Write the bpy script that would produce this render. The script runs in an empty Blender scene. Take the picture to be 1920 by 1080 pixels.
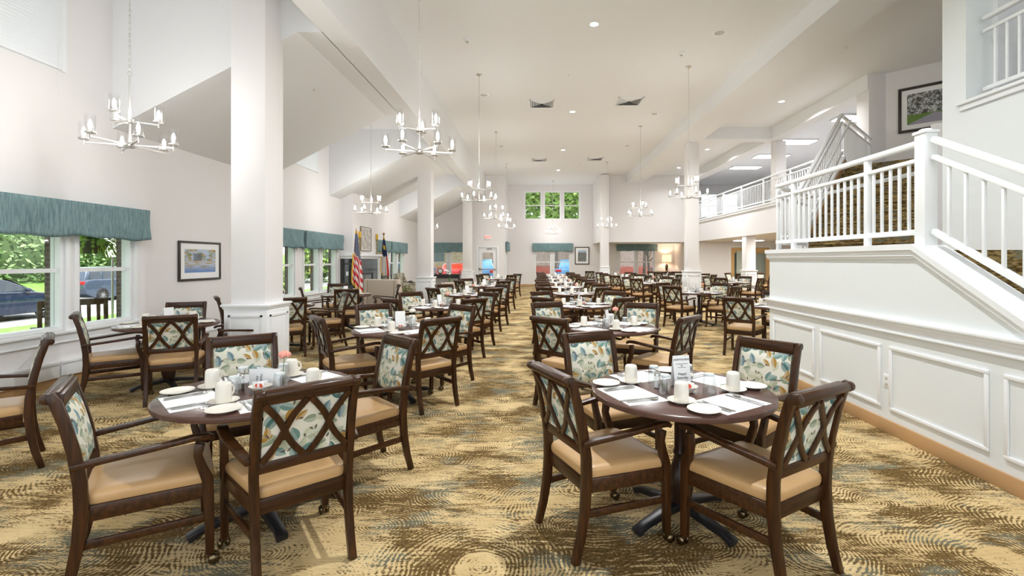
import bpy, bmesh, math, random
from mathutils import Vector, Matrix, Euler
R = math.radians
PI = math.pi
sc = bpy.context.scene
COL = sc.collection
random.seed(7)

# ------------------------------------------------------------------ camera
cam_d = bpy.data.cameras.new('camera')
cam = bpy.data.objects.new('camera', cam_d)
COL.objects.link(cam)
cam.location = (0, 0, 1.52)
cam.rotation_euler = (R(90), 0, 0)
cam_d.sensor_width = 36
cam_d.lens = 36 * 900 / 1920
cam_d.shift_x = -45 / 1920
cam_d.shift_y = -53 / 1920
cam_d.clip_start = 0.05
cam_d.clip_end = 400
sc.camera = cam
# ------------------------------------------------------------------ world, sun, exposure
sc.view_settings.view_transform = 'Standard'
sc.view_settings.look = 'None'
sc.view_settings.gamma = 1
sc.view_settings.exposure = 0.40
w = bpy.data.worlds.new('sky')
sc.world = w
w.use_nodes = True
wn = w.node_tree.nodes
wl = w.node_tree.links
bg = wn['Background']
sky = wn.new('ShaderNodeTexSky')
sky.sky_type = 'NISHITA'
sky.sun_disc = False
sky.sun_elevation = R(55)
sky.sun_rotation = R(90)
sky.air_density = 1.0
sky.dust_density = 2.5
mixw = wn.new('ShaderNodeMix'); mixw.data_type = 'RGBA'
mixw.inputs[0].default_value = 0.65
mixw.inputs[7].default_value = (9, 9.2, 9.4, 1)
wl.new(sky.outputs[0], mixw.inputs[6])
wl.new(mixw.outputs[2], bg.inputs[0])
bg.inputs[1].default_value = 0.23
sun_d = bpy.data.lights.new('sun', 'SUN')
sun_d.energy = 6.0
sun_d.angle = R(0.6)
sun_d.color = (1, .96, .88)
sun = bpy.data.objects.new('sun', sun_d)
COL.objects.link(sun)
sun.rotation_euler = (0, R(38), 0)      # light arrives from +X, high
sc.cycles.max_bounces = 7
sc.cycles.diffuse_bounces = 5
sc.cycles.glossy_bounces = 3
sc.cycles.transmission_bounces = 4
sc.cycles.transparent_max_bounces = 24
sc.cycles.caustics_reflective = False
sc.cycles.caustics_refractive = False
sc.cycles.sample_clamp_indirect = 6
CZ = 5.78        # ceiling height

# ------------------------------------------------------------------ materials
MATS = {}
def mat(name, col=(.8, .8, .8), rough=.5, metal=0, spec=.5, emit=None, es=0, trans=0, coat=0):
    if name in MATS: return MATS[name]
    m = bpy.data.materials.new(name); m.use_nodes = True
    b = m.node_tree.nodes['Principled BSDF']
    b.inputs['Base Color'].default_value = (*col, 1)
    b.inputs['Roughness'].default_value = rough
    b.inputs['Metallic'].default_value = metal
    b.inputs['Specular IOR Level'].default_value = spec
    b.inputs['Coat Weight'].default_value = coat
    b.inputs['Transmission Weight'].default_value = trans
    if emit:
        b.inputs['Emission Color'].default_value = (*emit, 1)
        b.inputs['Emission Strength'].default_value = es
    MATS[name] = m
    return m
class NT:
    """small node helper"""
    def __init__(s, m):
        s.m = m; s.t = m.node_tree; s.n = s.t.nodes; s.l = s.t.links; s.b = s.n.get('Principled BSDF')
    def new(s, k, **kw):
        x = s.n.new('ShaderNode' + k)
        for a, v in kw.items(): setattr(x, a, v)
        return x
    def put(s, sock, v):
        if isinstance(v, bpy.types.NodeSocket): s.l.new(v, sock)
        elif isinstance(v, tuple) and len(v) == 3 and sock.type == 'RGBA': sock.default_value = (*v, 1)
        else: sock.default_value = v
    def math(s, op, a, b=0.0, c=None, clamp=False):
        x = s.new('Math', operation=op); x.use_clamp = clamp
        s.put(x.inputs[0], a); s.put(x.inputs[1], b)
        if c is not None: s.put(x.inputs[2], c)
        return x.outputs[0]
    def vmath(s, op, a, b=(0, 0, 0)):
        x = s.new('VectorMath', operation=op); s.put(x.inputs[0], a)
        if op == 'SCALE': s.put(x.inputs[3], b)
        else: s.put(x.inputs[1], b)
        return x.outputs[0]
    def mix(s, f, a, b):
        x = s.new('Mix', data_type='RGBA'); s.put(x.inputs[0], f); s.put(x.inputs[6], a); s.put(x.inputs[7], b)
        return x.outputs[2]
    def noise(s, v, scale, detail=2, rough=.5, dim='3D'):
        x = s.new('TexNoise', noise_dimensions=dim); s.put(x.inputs['Vector'], v)
        x.inputs['Scale'].default_value = scale; x.inputs['Detail'].default_value = detail; x.inputs['Roughness'].default_value = rough
        return x
    def step(s, v, lo, hi):
        x = s.new('MapRange'); s.put(x.inputs[0], v); x.inputs[1].default_value = lo; x.inputs[2].default_value = hi
        return x.outputs[0]
    def coord(s, k='Object'):
        return s.new('TexCoord').outputs[k]
    def mapping(s, v, scale=(1, 1, 1), rot=(0, 0, 0), loc=(0, 0, 0)):
        x = s.new('Mapping'); s.put(x.inputs[0], v); x.inputs['Scale'].default_value = scale; x.inputs['Rotation'].default_value = rot; x.inputs['Location'].default_value = loc
        return x.outputs[0]
    def sep(s, v):
        x = s.new('SeparateXYZ'); s.put(x.inputs[0], v); return x.outputs
    def comb(s, x_, y_, z_=0.0):
        x = s.new('CombineXYZ'); s.put(x.inputs[0], x_); s.put(x.inputs[1], y_); s.put(x.inputs[2], z_); return x.outputs[0]
    def bump(s, h, strength=.2, dist=.01):
        x = s.new('Bump'); x.inputs['Strength'].default_value = strength; x.inputs['Distance'].default_value = dist
        s.put(x.inputs['Height'], h); s.l.new(x.outputs[0], s.b.inputs['Normal'])
    def color(s, v): s.put(s.b.inputs['Base Color'], v)

WALL = mat('wall_paint', (.805, .785, .785), .6, spec=.3)
UPW = mat('ceiling_paint', (.80, .81, .82), .75, spec=.2)
TRIM = mat('white_trim', (.84, .855, .87), .35)
HALF = mat('half_wall_paint', (.775, .805, .81), .5, spec=.35)
TAN = mat('tan_base', (.50, .30, .14), .5)
def _paint_bump(m):
    n = NT(m); n.bump(n.noise(n.coord(), 90, 2).outputs[0], .06, .003)
_paint_bump(WALL); _paint_bump(HALF)

def wood(name, c1, c2, rough=.32, scale=(30, 30, 2.5), coat=.05):
    m = mat(name, c1, rough, coat=coat, spec=.35); n = NT(m)
    v = n.mapping(n.coord(), scale)
    f = n.noise(v, 1.5, 4, .6).outputs[0]
    n.color(n.mix(n.step(f, .3, .7), c1, c2))
    return m
WOODV = wood('walnut_frame', (.072, .025, .006), (.017, .0065, .0022))
WOODH = wood('walnut_rail', (.074, .026, .0065), (.018, .007, .0024), scale=(2.5, 30, 30))
TOP = wood('table_top_laminate', (.115, .056, .042), (.085, .04, .03), .27, (1.5, 30, 30), .1)
DARKMETAL = mat('black_iron', (.012, .012, .014), .35)
BRASS = mat('antique_brass', (.16, .12, .07), .25, 1)
NICKEL = mat('brushed_nickel', (.66, .64, .61), .3, 1)
STEEL = mat('cutlery_steel', (.6, .6, .6), .18, 1)
CREAM = mat('cream_china', (.80, .76, .68), .22)
PAPER = mat('white_paper', (.88, .88, .88), .8)
LEATHER = mat('tan_vinyl', (.62, .40, .20), .38)
def _leather():
    n = NT(LEATHER); c = n.coord()
    f = n.noise(c, 9, 3).outputs[0]
    n.color(n.mix(f, (.60, .375, .175), (.50, .30, .13)))
    n.bump(n.noise(c, 60, 3).outputs[0], .08, .003)
_leather()
BLACK = mat('matt_black', (.02, .02, .02), .5)
SALT = mat('salt', (.85, .85, .82), .7)
ROSE = mat('rose_petal', (.85, .36, .28), .6)
GREEN = mat('stem_green', (.07, .2, .03), .6)
INK = mat('dark_ink', (.05, .05, .06), .7)
SUGARRED = mat('packet_red', (.75, .08, .03), .5)

def fake_glass(name, tint=(1, 1, 1), edge=.5, rough=.03, base=.04):
    """thin clear glass: straight-through transmission plus a surface reflection"""
    m = bpy.data.materials.new(name); m.use_nodes = True; t = m.node_tree; t.nodes.clear()
    o = t.nodes.new('ShaderNodeOutputMaterial'); a = t.nodes.new('ShaderNodeBsdfTransparent'); g = t.nodes.new('ShaderNodeBsdfGlossy')
    lw = t.nodes.new('ShaderNodeLayerWeight'); lw.inputs[0].default_value = .5
    pw = t.nodes.new('ShaderNodeMath'); pw.operation = 'POWER'; pw.inputs[1].default_value = 4
    ma = t.nodes.new('ShaderNodeMath'); ma.operation = 'MULTIPLY_ADD'; ma.inputs[1].default_value = edge; ma.inputs[2].default_value = base
    mx = t.nodes.new('ShaderNodeMixShader')
    a.inputs[0].default_value = (*tint, 1); g.inputs['Roughness'].default_value = rough
    t.links.new(lw.outputs['Facing'], pw.inputs[0]); t.links.new(pw.outputs[0], ma.inputs[0]); t.links.new(ma.outputs[0], mx.inputs[0])
    t.links.new(a.outputs[0], mx.inputs[1]); t.links.new(g.outputs[0], mx.inputs[2]); t.links.new(mx.outputs[0], o.inputs[0])
    MATS[name] = m; return m
PANE = fake_glass('window_pane', (.97, .985, .985), .5)
TUMBLER = fake_glass('tumbler_glass', (.955, .965, .97), .55, .12, .10)
SHADEGLASS = fake_glass('seeded_glass', (.96, .96, .96), .5, .15, .08)
BULB = mat('bulb_glow', (1, 1, 1), .5, emit=(1, .95, .88), es=40)
CAN = mat('downlight_glow', (1, 1, 1), .5, emit=(1, .97, .92), es=14)
FLUO2 = mat('fluorescent_glow_low', (1, 1, 1), .5, emit=(1, .97, .92), es=60)
FLUO = mat('fluorescent_glow', (1, 1, 1), .5, emit=(1, .98, .96), es=8)

def make_carpet(name='patterned_carpet'):
    m = mat(name, (.5, .4, .2), .95, spec=.1); n = NT(m)
    p = n.coord()
    def warp(freq, amt, loc=(0, 0, 0)):
        wv = n.noise(n.mapping(p, (1, 1, 1), loc=loc), freq, 3, .55).outputs['Color']
        return n.vmath('ADD', p, n.vmath('SCALE', n.vmath('SUBTRACT', wv, (.5, .5, .5)), amt))
    def medallions(scale, loc, freq):
        q = n.mapping(warp(1.3, .34, loc), (1, 1.15, 1), loc=loc)
        vo = n.new('TexVoronoi', voronoi_dimensions='2D'); n.put(vo.inputs['Vector'], q); vo.inputs['Scale'].default_value = scale
        vo.inputs['Randomness'].default_value = .95
        c = n.sep(vo.outputs['Color'])
        d = vo.outputs['Distance']
        ph = n.math('ADD', n.math('MULTIPLY', d, freq / scale), n.math('MULTIPLY', n.noise(p, 3.5, 4, .6).outputs[0], 11))
        return n.math('SINE', ph), d, c
    r1, d1, c1 = medallions(1.15, (0, 0, 0), 255)
    r2, d2, c2 = medallions(2.0, (4.3, 7.7, 0), 310)
    pick = n.step(n.noise(p, .9, 2).outputs[0], .44, .54)
    ring = n.math('ADD', n.math('MULTIPLY', r1, n.math('SUBTRACT', 1, pick)), n.math('MULTIPLY', r2, pick))
    streak = n.noise(n.mapping(p, (5, 38, 1)), 1, 5, .7).outputs[0]
    area = n.noise(n.mapping(warp(2, .3), (1.3, 2.2, 1), loc=(3.1, 2, 0)), 1, 5, .65).outputs[0]
    patch = n.noise(n.mapping(p, (4.5, 9, 1)), 1, 4, .7).outputs[0]
    tuft = n.noise(p, 75, 4, .75).outputs[0]
    amp = n.math('ADD', .10, n.math('MULTIPLY', n.step(patch, .38, .58), .27))
    v = n.math('MULTIPLY', ring, amp)
    v = n.math('ADD', v, n.math('MULTIPLY', n.math('SUBTRACT', streak, .5), 2.4))
    v = n.math('ADD', v, n.math('MULTIPLY', n.math('SUBTRACT', tuft, .5), 2.3))
    v = n.math('ADD', v, n.math('MULTIPLY', n.math('SUBTRACT', area, .485), 3.5))
    core = n.math('MULTIPLY', n.step(d1, .17, .12), n.math('GREATER_THAN', c1[0], .35))
    v = n.math('SUBTRACT', v, n.math('MULTIPLY', n.math('MULTIPLY', core, n.math('SUBTRACT', 1, pick)), .8))
    dark = n.step(v, -.06, .10)
    slate_a = n.noise(n.mapping(p, (1.2, 2.0, 1), loc=(9, 4, 0)), 1.6, 4, .65).outputs[0]
    slate = n.step(n.math('ADD', slate_a, n.math('MULTIPLY', n.math('SUBTRACT', tuft, .5), .35)), .52, .58)
    fleck = n.noise(p, 55, 2).outputs[0]
    brown = n.mix(n.step(fleck, .35, .65), (.085, .048, .014), (.185, .118, .042))
    darkc = n.mix(slate, brown, (.15, .145, .10))
    tan = n.mix(n.step(n.noise(p, 2.2, 3).outputs[0], .35, .65), (.70, .53, .28), (.56, .40, .19))
    tan = n.mix(n.math('MULTIPLY', n.step(n.noise(n.mapping(p, (12, 90, 1)), 1, 3, .7).outputs[0], .48, .7), .6), tan, (.33, .23, .10))
    n.color(n.mix(dark, tan, darkc))
    n.bump(n.noise(p, 260, 2).outputs[0], .4, .004)
    return m
CARPET = make_carpet()
STAIRCARPET = mat('stair_carpet', (.2, .15, .07), .95, spec=.1)
def _sc():
    n = NT(STAIRCARPET); p = n.coord('Object')
    f = n.noise(n.mapping(p, (14, 14, 60)), 1, 4, .7).outputs[0]
    g = n.noise(n.mapping(p, (5, 5, 20), loc=(4, 4, 4)), 1, 3, .6).outputs[0]
    c = n.mix(n.step(f, .44, .56), (.10, .06, .02), (.36, .26, .11))
    n.color(n.mix(n.step(g, .55, .62), c, (.19, .19, .14)))
_sc()

def make_leaf_fabric():
    m = mat('leaf_print_fabric', (.8, .78, .7), .85, spec=.2); n = NT(m)
    uv = n.coord('UV')
    base = (.74, .71, .62)
    col = n.mix(n.step(n.noise(uv, 3, 2).outputs[0], .4, .7), base, (.64, .64, .53))
    def layer(col, scale, off, cols, rnd, aspect, thresh, veins=False):
        v = n.mapping(uv, (1, 1, 1), loc=off)
        vo = n.new('TexVoronoi', voronoi_dimensions='2D'); n.put(vo.inputs['Vector'], v); vo.inputs['Scale'].default_value = scale
        vo.inputs['Randomness'].default_value = rnd
        loc = n.vmath('SCALE', n.vmath('SUBTRACT', v, vo.outputs['Position']), scale)
        cr = n.sep(vo.outputs['Color'])
        vr = n.new('VectorRotate', rotation_type='Z_AXIS'); n.put(vr.inputs['Vector'], loc)
        n.put(vr.inputs['Angle'], n.math('MULTIPLY', cr[0], 6.28))
        s = n.sep(vr.outputs[0])
        # pointed leaf: |x| < w*(1-(y/l)^2)
        ax = n.math('ABSOLUTE', s[0])
        yy = n.math('POWER', n.math('ABSOLUTE', n.math('DIVIDE', s[1], .52)), 2)
        lim = n.math('MULTIPLY', n.math('SUBTRACT', 1, yy), aspect)
        inside = n.math('LESS_THAN', ax, lim)
        keep = n.math('GREATER_THAN', cr[1], thresh)
        ramp = n.new('ValToRGB'); ramp.color_ramp.interpolation = 'CONSTANT'
        e = ramp.color_ramp.elements
        e[0].color = (*cols[0], 1); e[0].position = 0
        e[1].color = (*cols[1], 1); e[1].position = 1 / len(cols)
        for k in range(2, len(cols)):
            x = e.new(k / len(cols)); x.color = (*cols[k], 1)
        n.put(ramp.inputs[0], cr[2])
        side = n.math('LESS_THAN', s[0], 0)
        c = n.mix(n.math('MULTIPLY', side, .25), ramp.outputs[0], (.8, .82, .76))
        return n.mix(n.math('MULTIPLY', inside, keep), col, c)
    sage = (.40, .42, .30); sage2 = (.25, .30, .20); teal = (.075, .16, .15); teal2 = (.15, .26, .235); och = (.40, .23, .05); pale = (.53, .54, .40); steel = (.14, .23, .26)
    col = layer(col, 11.5, (0, 0, 0), [pale, sage, pale, sage], .9, .30, .30)
    col = layer(col, 14.0, (3.3, 1.7, 0), [sage, teal2, pale, sage2], .9, .28, .30)
    col = layer(col, 12.5, (7.1, 5.2, 0), [teal, steel, teal2, och, teal2], .95, .25, .42)
    col = layer(col, 15.0, (1.1, 9.2, 0), [teal2, och, teal, sage2], .95, .22, .68)
    col = layer(col, 34.0, (5.1, 2.2, 0), [(.04, .03, .02), (.07, .04, .02)], .9, .18, .88)
    n.color(col)
    n.bump(n.noise(uv, 220, 2).outputs[0], .1, .002)
    return m
LEAF = make_leaf_fabric()

TEAL = mat('teal_valance_cloth', (.13, .26, .27), .85)
def _teal():
    n = NT(TEAL); f = n.noise(n.mapping(n.coord(), (60, 60, 6)), 1, 3, .6).outputs[0]
    n.color(n.mix(n.step(f, .3, .7), (.085, .175, .19), (.24, .34, .355)))
_teal()
BRICK = mat('brick', (.35, .2, .15), .9)
def _brick():
    n = NT(BRICK); c = n.coord('Object'); s = n.sep(c)
    v = n.comb(n.math('ADD', s[0], s[1]), s[2])
    b = n.new('TexBrick'); n.put(b.inputs['Vector'], v); b.inputs['Scale'].default_value = 4.2
    b.inputs['Color1'].default_value = (.30, .16, .11, 1); b.inputs['Color2'].default_value = (.52, .36, .29, 1); b.inputs['Mortar'].default_value = (.6, .55, .5, 1)
    b.inputs['Mortar Size'].default_value = .02
    n.color(b.outputs[0])
_brick()
DBRICK = mat('brick_dark', (.09, .065, .05), .9)
def _dbrick():
    n = NT(DBRICK); c = n.coord('Object'); s = n.sep(c)
    v = n.comb(n.math('ADD', s[0], s[1]), s[2])
    b = n.new('TexBrick'); n.put(b.inputs['Vector'], v); b.inputs['Scale'].default_value = 4.2
    b.inputs['Color1'].default_value = (.07, .045, .035, 1); b.inputs['Color2'].default_value = (.12, .085, .065, 1); b.inputs['Mortar'].default_value = (.19, .17, .15, 1)
    n.color(b.outputs[0])
_dbrick()
GRASS = mat('grass', (.16, .36, .05), .95)
def _grass():
    n = NT(GRASS); f = n.noise(n.coord(), 9, 5, .7).outputs[0]
    n.color(n.mix(n.step(f, .35, .65), (.10, .27, .035), (.27, .50, .10)))
_grass()
ASPHALT = mat('asphalt', (.28, .28, .28), .9)
CONC = mat('concrete', (.55, .53, .5), .9)
LEAVES1 = mat('leaf_light', (.34, .52, .12), .7)
LEAVES2 = mat('leaf_dark', (.20, .36, .09), .7)
LEAVES3 = mat('leaf_sage', (.25, .36, .16), .7)
BARK = mat('bark', (.12, .085, .06), .9)
BEIGE = mat('beige_upholstery', (.50, .42, .34), .9)

# ------------------------------------------------------------------ mesh builder
class MB:
    def __init__(s): s.v = []; s.f = []; s.uv = {}; s.mi = []; s.cur = 0
    def add(s, vs, fs):
        o = len(s.v); s.v += [tuple(v) for v in vs]
        for f in fs: s.f.append([i + o for i in f]); s.mi.append(s.cur)
        return s
    def box(s, a, b, M=None):
        x0, y0, z0 = a; x1, y1, z1 = b
        vs = [Vector(p) for p in ((x0, y0, z0), (x1, y0, z0), (x1, y1, z0), (x0, y1, z0), (x0, y0, z1), (x1, y0, z1), (x1, y1, z1), (x0, y1, z1))]
        if M is not None: vs = [M @ v for v in vs]
        return s.add(vs, [(3, 2, 1, 0), (4, 5, 6, 7), (0, 1, 5, 4), (1, 2, 6, 5), (2, 3, 7, 6), (3, 0, 4, 7)])
    def ring(s, pts, closed_ends=True, loop=False):
        """pts: list of rings (equal length)"""
        n = len(pts[0]); fs = []
        m = len(pts)
        for i in range(m - (0 if loop else 1)):
            for j in range(n):
                a = i * n + j; b = i * n + (j + 1) % n; c = ((i + 1) % m) * n + (j + 1) % n; d = ((i + 1) % m) * n + j
                fs.append((a, b, c, d))
        if closed_ends and not loop:
            fs.append(tuple(range(n - 1, -1, -1))); fs.append(tuple(range((m - 1) * n, m * n)))
        return s.add([p for r in pts for p in r], fs)
    def tube(s, path, rad, n=10, caps=True, loop=False):
        path = [Vector(p) for p in path]; rings = []
        m = len(path)
        prev = None
        for i, p in enumerate(path):
            if loop: t = path[(i + 1) % m] - path[i - 1]
            else: t = path[min(i + 1, m - 1)] - path[max(i - 1, 0)]
            t.normalize()
            if prev is None:
                u = t.cross(Vector((0, 0, 1)))
                if u.length < .01: u = t.cross(Vector((0, 1, 0)))
            else: u = prev - t * prev.dot(t)
            u.normalize(); prev = u; v = t.cross(u)
            r = rad[i] if isinstance(rad, (list, tuple)) else rad
            rings.append([p + u * (r * math.cos(2 * PI * k / n)) + v * (r * math.sin(2 * PI * k / n)) for k in range(n)])
        return s.ring(rings, caps, loop)
    def cyl(s, p0, p1, r0, r1=None, n=16): return s.tube([p0, p1], [r0, r0 if r1 is None else r1], n)
    def lathe(s, prof, n=24, c=(0, 0, 0), caps=True):
        rings = [[(c[0] + r * math.cos(2 * PI * k / n), c[1] + r * math.sin(2 * PI * k / n), c[2] + z) for k in range(n)] for r, z in prof]
        return s.ring(rings, caps)
    def beam(s, path, side, wd, th):
        """rectangular section swept on a path; side = constant side vector, wd along side, th across"""
        path = [Vector(p) for p in path]; side = Vector(side).normalized(); rings = []; m = len(path)
        for i, p in enumerate(path):
            t = (path[min(i + 1, m - 1)] - path[max(i - 1, 0)]).normalized()
            sd = (side - t * side.dot(t)).normalized(); nn = t.cross(sd).normalized()
            a = (wd[i] if isinstance(wd, (list, tuple)) else wd) / 2; b = (th[i] if isinstance(th, (list, tuple)) else th) / 2
            rings.append([p - sd * a - nn * b, p + sd * a - nn * b, p + sd * a + nn * b, p - sd * a + nn * b])
        return s.ring(rings)
    def prism(s, poly, ext, h0, h1):
        """poly 2D points; ext: function (a,b,h)->xyz"""
        n = len(poly)
        vs = [ext(a, b, h0) for a, b in poly] + [ext(a, b, h1) for a, b in poly]
        fs = [tuple(range(n - 1, -1, -1)), tuple(range(n, 2 * n))] + [(i, (i + 1) % n, n + (i + 1) % n, n + i) for i in range(n)]
        return s.add(vs, fs)
    def blob(s, c, r, n=10, m=7, jit=0):
        rings = []
        for i in range(m + 1):
            ph = PI * i / m
            rr = max(math.sin(ph), .02)
            rings.append([(c[0] + r[0] * rr * math.cos(2 * PI * k / n) * (1 + random.uniform(-jit, jit)), c[1] + r[1] * rr * math.sin(2 * PI * k / n) * (1 + random.uniform(-jit, jit)), c[2] - r[2] * math.cos(ph)) for k in range(n)])
        return s.ring(rings)
    def build(s, name, m, parent=None, bevel=0, seg=2, smooth=False, uv=None, loc=None, link=True):
        me = bpy.data.meshes.new(name)
        me.from_pydata(s.v, [], s.f)
        ms = m if isinstance(m, (list, tuple)) else [m]
        for x in ms: me.materials.append(x)
        if len(ms) > 1:
            for i, p in enumerate(me.polygons): p.material_index = s.mi[i]
        bm = bmesh.new(); bm.from_mesh(me)
        bmesh.ops.recalc_face_normals(bm, faces=bm.faces)
        if bevel:
            es = [e for e in bm.edges if len(e.link_faces) == 2 and e.calc_face_angle(0) > R(35)]
            bmesh.ops.bevel(bm, geom=es, offset=bevel, segments=seg, profile=.5, affect='EDGES', clamp_overlap=True)
        if uv:
            L = bm.loops.layers.uv.new('UVMap')
            for f in bm.faces:
                for lp in f.loops: lp[L].uv = uv(lp.vert.co)
        if smooth or bevel:
            for f in bm.faces: f.smooth = True
            for e in bm.edges:
                if len(e.link_faces) == 2 and e.calc_face_angle(0) > R(40): e.smooth = False
        bm.to_mesh(me); bm.free()
        o = bpy.data.objects.new(name, me)
        if link: COL.objects.link(o)
        if parent: o.parent = parent
        if loc: o.location = loc
        return o
def ZX(a, b, h): return (a, h, b)      # polygon in XZ, extruded on Y
def YZ(a, b, h): return (h, a, b)      # polygon in YZ, extruded on X
def XY(a, b, h): return (a, b, h)
def empty(name, loc=(0, 0, 0), rz=0):
    o = bpy.data.objects.new(name, None); COL.objects.link(o); o.location = loc; o.rotation_euler = (0, 0, rz); o.empty_display_size = .1
    return o
def tag(o, label, cat, group=None, kind=None):
    o['label'] = label; o['category'] = cat
    if group: o['group'] = group
    if kind: o['kind'] = kind
    return o
def structure(o, label=None):
    o['kind'] = 'structure'
    if label: o['label'] = label; o['category'] = 'building'
    return o
def copy_tree(o, kids, parent=None):
    c = o.copy(); COL.objects.link(c)
    if parent: c.parent = parent
    for ch in kids.get(o, ()): copy_tree(ch, kids, c)
    return c
def kids_of(root):
    k = {}
    for o in COL.objects:
        if o.parent: k.setdefault(o.parent, []).append(o)
    return k
_dg = [None]
def text(name, body, m, parent, loc, rot, size, ext=.0005):
    c = bpy.data.curves.new(name, 'FONT'); c.body = body; c.size = size; c.extrude = ext; c.align_x = 'CENTER'; c.align_y = 'CENTER'
    c.resolution_u = 2
    c.materials.append(m)
    t = bpy.data.objects.new('tmp_text', c); COL.objects.link(t)
    me = bpy.data.meshes.new_from_object(t.evaluated_get(bpy.context.evaluated_depsgraph_get()))
    bpy.data.objects.remove(t); bpy.data.curves.remove(c)
    o = bpy.data.objects.new(name, me); COL.objects.link(o)
    if parent: o.parent = parent
    o.location = loc; o.rotation_euler = rot
    return o
def holes_wall(mb, ext, t0, t1, u0, u1, z0, z1, holes):
    """wall slab with rectangular holes (ua,ub,za,zb); ext='Y' runs along Y (t on X) or 'X'"""
    us = sorted({u0, u1, *[h[0] for h in holes], *[h[1] for h in holes]}); us = [u for u in us if u0 <= u <= u1]
    for a, b in zip(us, us[1:]):
        m = (a + b) / 2
        hs = sorted([(h[2], h[3]) for h in holes if h[0] < m < h[1]])
        z = z0
        for ha, hb in hs + [(z1, z1)]:
            if ha > z + 1e-6:
                if ext == 'Y': mb.box((t0, a, z), (t1, b, ha))
                else: mb.box((a, t0, z), (b, t1, ha))
            z = max(z, hb)
#==STRUCTURE==
# ================================================================== THE ROOM
FARY = 27.4; UPY = 24.3; XL = -5.76; XR = 13.0
MB().box((XL - .1, -3, -.12), (XR, FARY + .1, 0)).build('floor', CARPET)['kind'] = 'structure'
m = MB()
m.box((-2.57, -3, CZ), (XR, FARY + .2, CZ + .25))
structure(m.build('ceiling', UPW))
# dormer ceiling on the left
structure(MB().box((-6.0, -3, 5.16), (-2.92, UPY, 5.36)).build('ceiling_dormer', UPW))
slopes = [(6.53, 10.35), (13.36, 17.4), (20.2, UPY)]
for a, b in slopes:
    mb = MB(); mb.prism([(-6.0, 3.18), (-3.24, 4.62), (-2.91, 4.62), (-2.91, 5.20), (-6.0, 5.20)], ZX, a, b)
    structure(mb.build('ceiling_slope', UPW))
structure(MB().box((-2.92, -3, 4.62), (-2.57, UPY, CZ + .2)).build('ceiling_beam_left', UPW))
structure(MB().box((4.554, -3, 5.41), (5.41, UPY, CZ + .1)).build('ceiling_beam_right', UPW))
structure(MB().box((7.6, 11.0, 5.41), (8.05, UPY, CZ + .1)).build('ceiling_beam_mezzanine', UPW))
structure(MB().box((5.41, 15.45, 5.41), (7.6, 15.95, CZ + .1)).build('ceiling_beam_cross', UPW))

# left wall with windows
win_pairs = [[(-2.4, -1.6), (-1.45, -.6)], [(.9, 1.75), (1.9, 2.75)], [(5.05, 5.87), (6.02, 6.87)], [(9.55, 10.4), (10.55, 11.45)], [(11.9, 12.75), (12.92, 13.85)], [(16.85, 17.6), (17.75, 18.5)], [(18.85, 19.75), (19.95, 20.85)]]  # first two pairs are out of view, added to let in daylight
clere = [(3.6, 5.8), (10.7, 12.6), (17.7, 19.6)]
ZS, ZH = .66, 2.12
hl = [(a, b, ZS, ZH) for p in win_pairs for a, b in p] + [(a, b, 3.80, 5.05) for a, b in clere]
mb = MB(); holes_wall(mb, 'Y', XL - .14, XL, -3, UPY, 0, 5.2, hl)
structure(mb.build('wall_left', WALL))
mb = MB()
hb = [(a + .03, b - .03, z0 - .02, z1) for a, b, z0, z1 in hl]
holes_wall(mb, 'Y', XL - .22, XL - .14, -3, UPY, -.6, 5.4, hb)
structure(mb.build('wall_left_brick', DBRICK))

def sash_window(n, axis, t, a, b, z0, z1, into, rail=True, cas=.06, glassmat=PANE):
    """double-hung window; axis 'Y' = runs along Y at X=t; into = +1/-1 room side"""
    r = empty('window_%d' % n, ((t, (a + b) / 2, z0) if axis == 'Y' else ((a + b) / 2, t, z0)))
    r['kind'] = 'structure'
    L = r.location.copy(); w_ = (b - a) / 2; h = z1 - z0
    def P(u, tt, z): return (tt, u, z) if axis == 'Y' else (u, tt, z)
    def bx(m, u0, u1, t0, t1, za, zb):
        p, q = P(u0, t0, za), P(u1, t1, zb)
        m.box([min(p[i], q[i]) for i in range(3)], [max(p[i], q[i]) for i in range(3)])
    o = -.13 * into; f = .05
    m = MB()
    bx(m, -w_, -w_ + f, o, -.01 * into, 0, h); bx(m, w_ - f, w_, o, -.01 * into, 0, h); bx(m, -w_ + f, w_ - f, o, -.01 * into, h - f, h); bx(m, -w_ + f, w_ - f, o, -.01 * into, 0, f)
    # casing on the room face
    bx(m, -w_ - cas, -w_ + .005, 0, .02 * into, -.0, h + cas); bx(m, w_ - .005, w_ + cas, 0, .02 * into, 0, h + cas); bx(m, -w_ + .005, w_ - .005, 0, .02 * into, h, h + cas)
    if rail: bx(m, -w_ + f, w_ - f, o + .03 * into, o + .07 * into, h / 2 - .025, h / 2 + .025)
    g = m.build('window_frame', TRIM, r)
    g = MB(); bx(g, -w_ + f, w_ - f, o + .045 * into, o + .051 * into, f, h / 2 - .025 if rail else h - f)
    g.build('glass_pane', glassmat, r)
    if rail:
        g = MB(); bx(g, -w_ + f, w_ - f, o + .045 * into, o + .051 * into, h / 2 + .025, h - f); g.build('glass_pane', glassmat, r)
    return r
wi = 1
for pr in win_pairs:
    for a, b in pr:
        sash_window(wi, 'Y', XL, a, b, ZS, ZH, 1, cas=.045); wi += 1
    mb = MB(); a = pr[0][0] - .08; b = pr[1][1] + .08
    mb.box((XL - .13, a, ZS - .035), (XL + .07, b, ZS)); mb.box((XL - .005, a + .03, ZS - .12), (XL + .025, b - .03, ZS - .035)); mb.box((XL - .005, a + .03, ZS - .145), (XL + .035, b - .03, ZS - .12))
    structure(mb.build('trim_%d' % wi, TRIM, bevel=.006))
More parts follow.
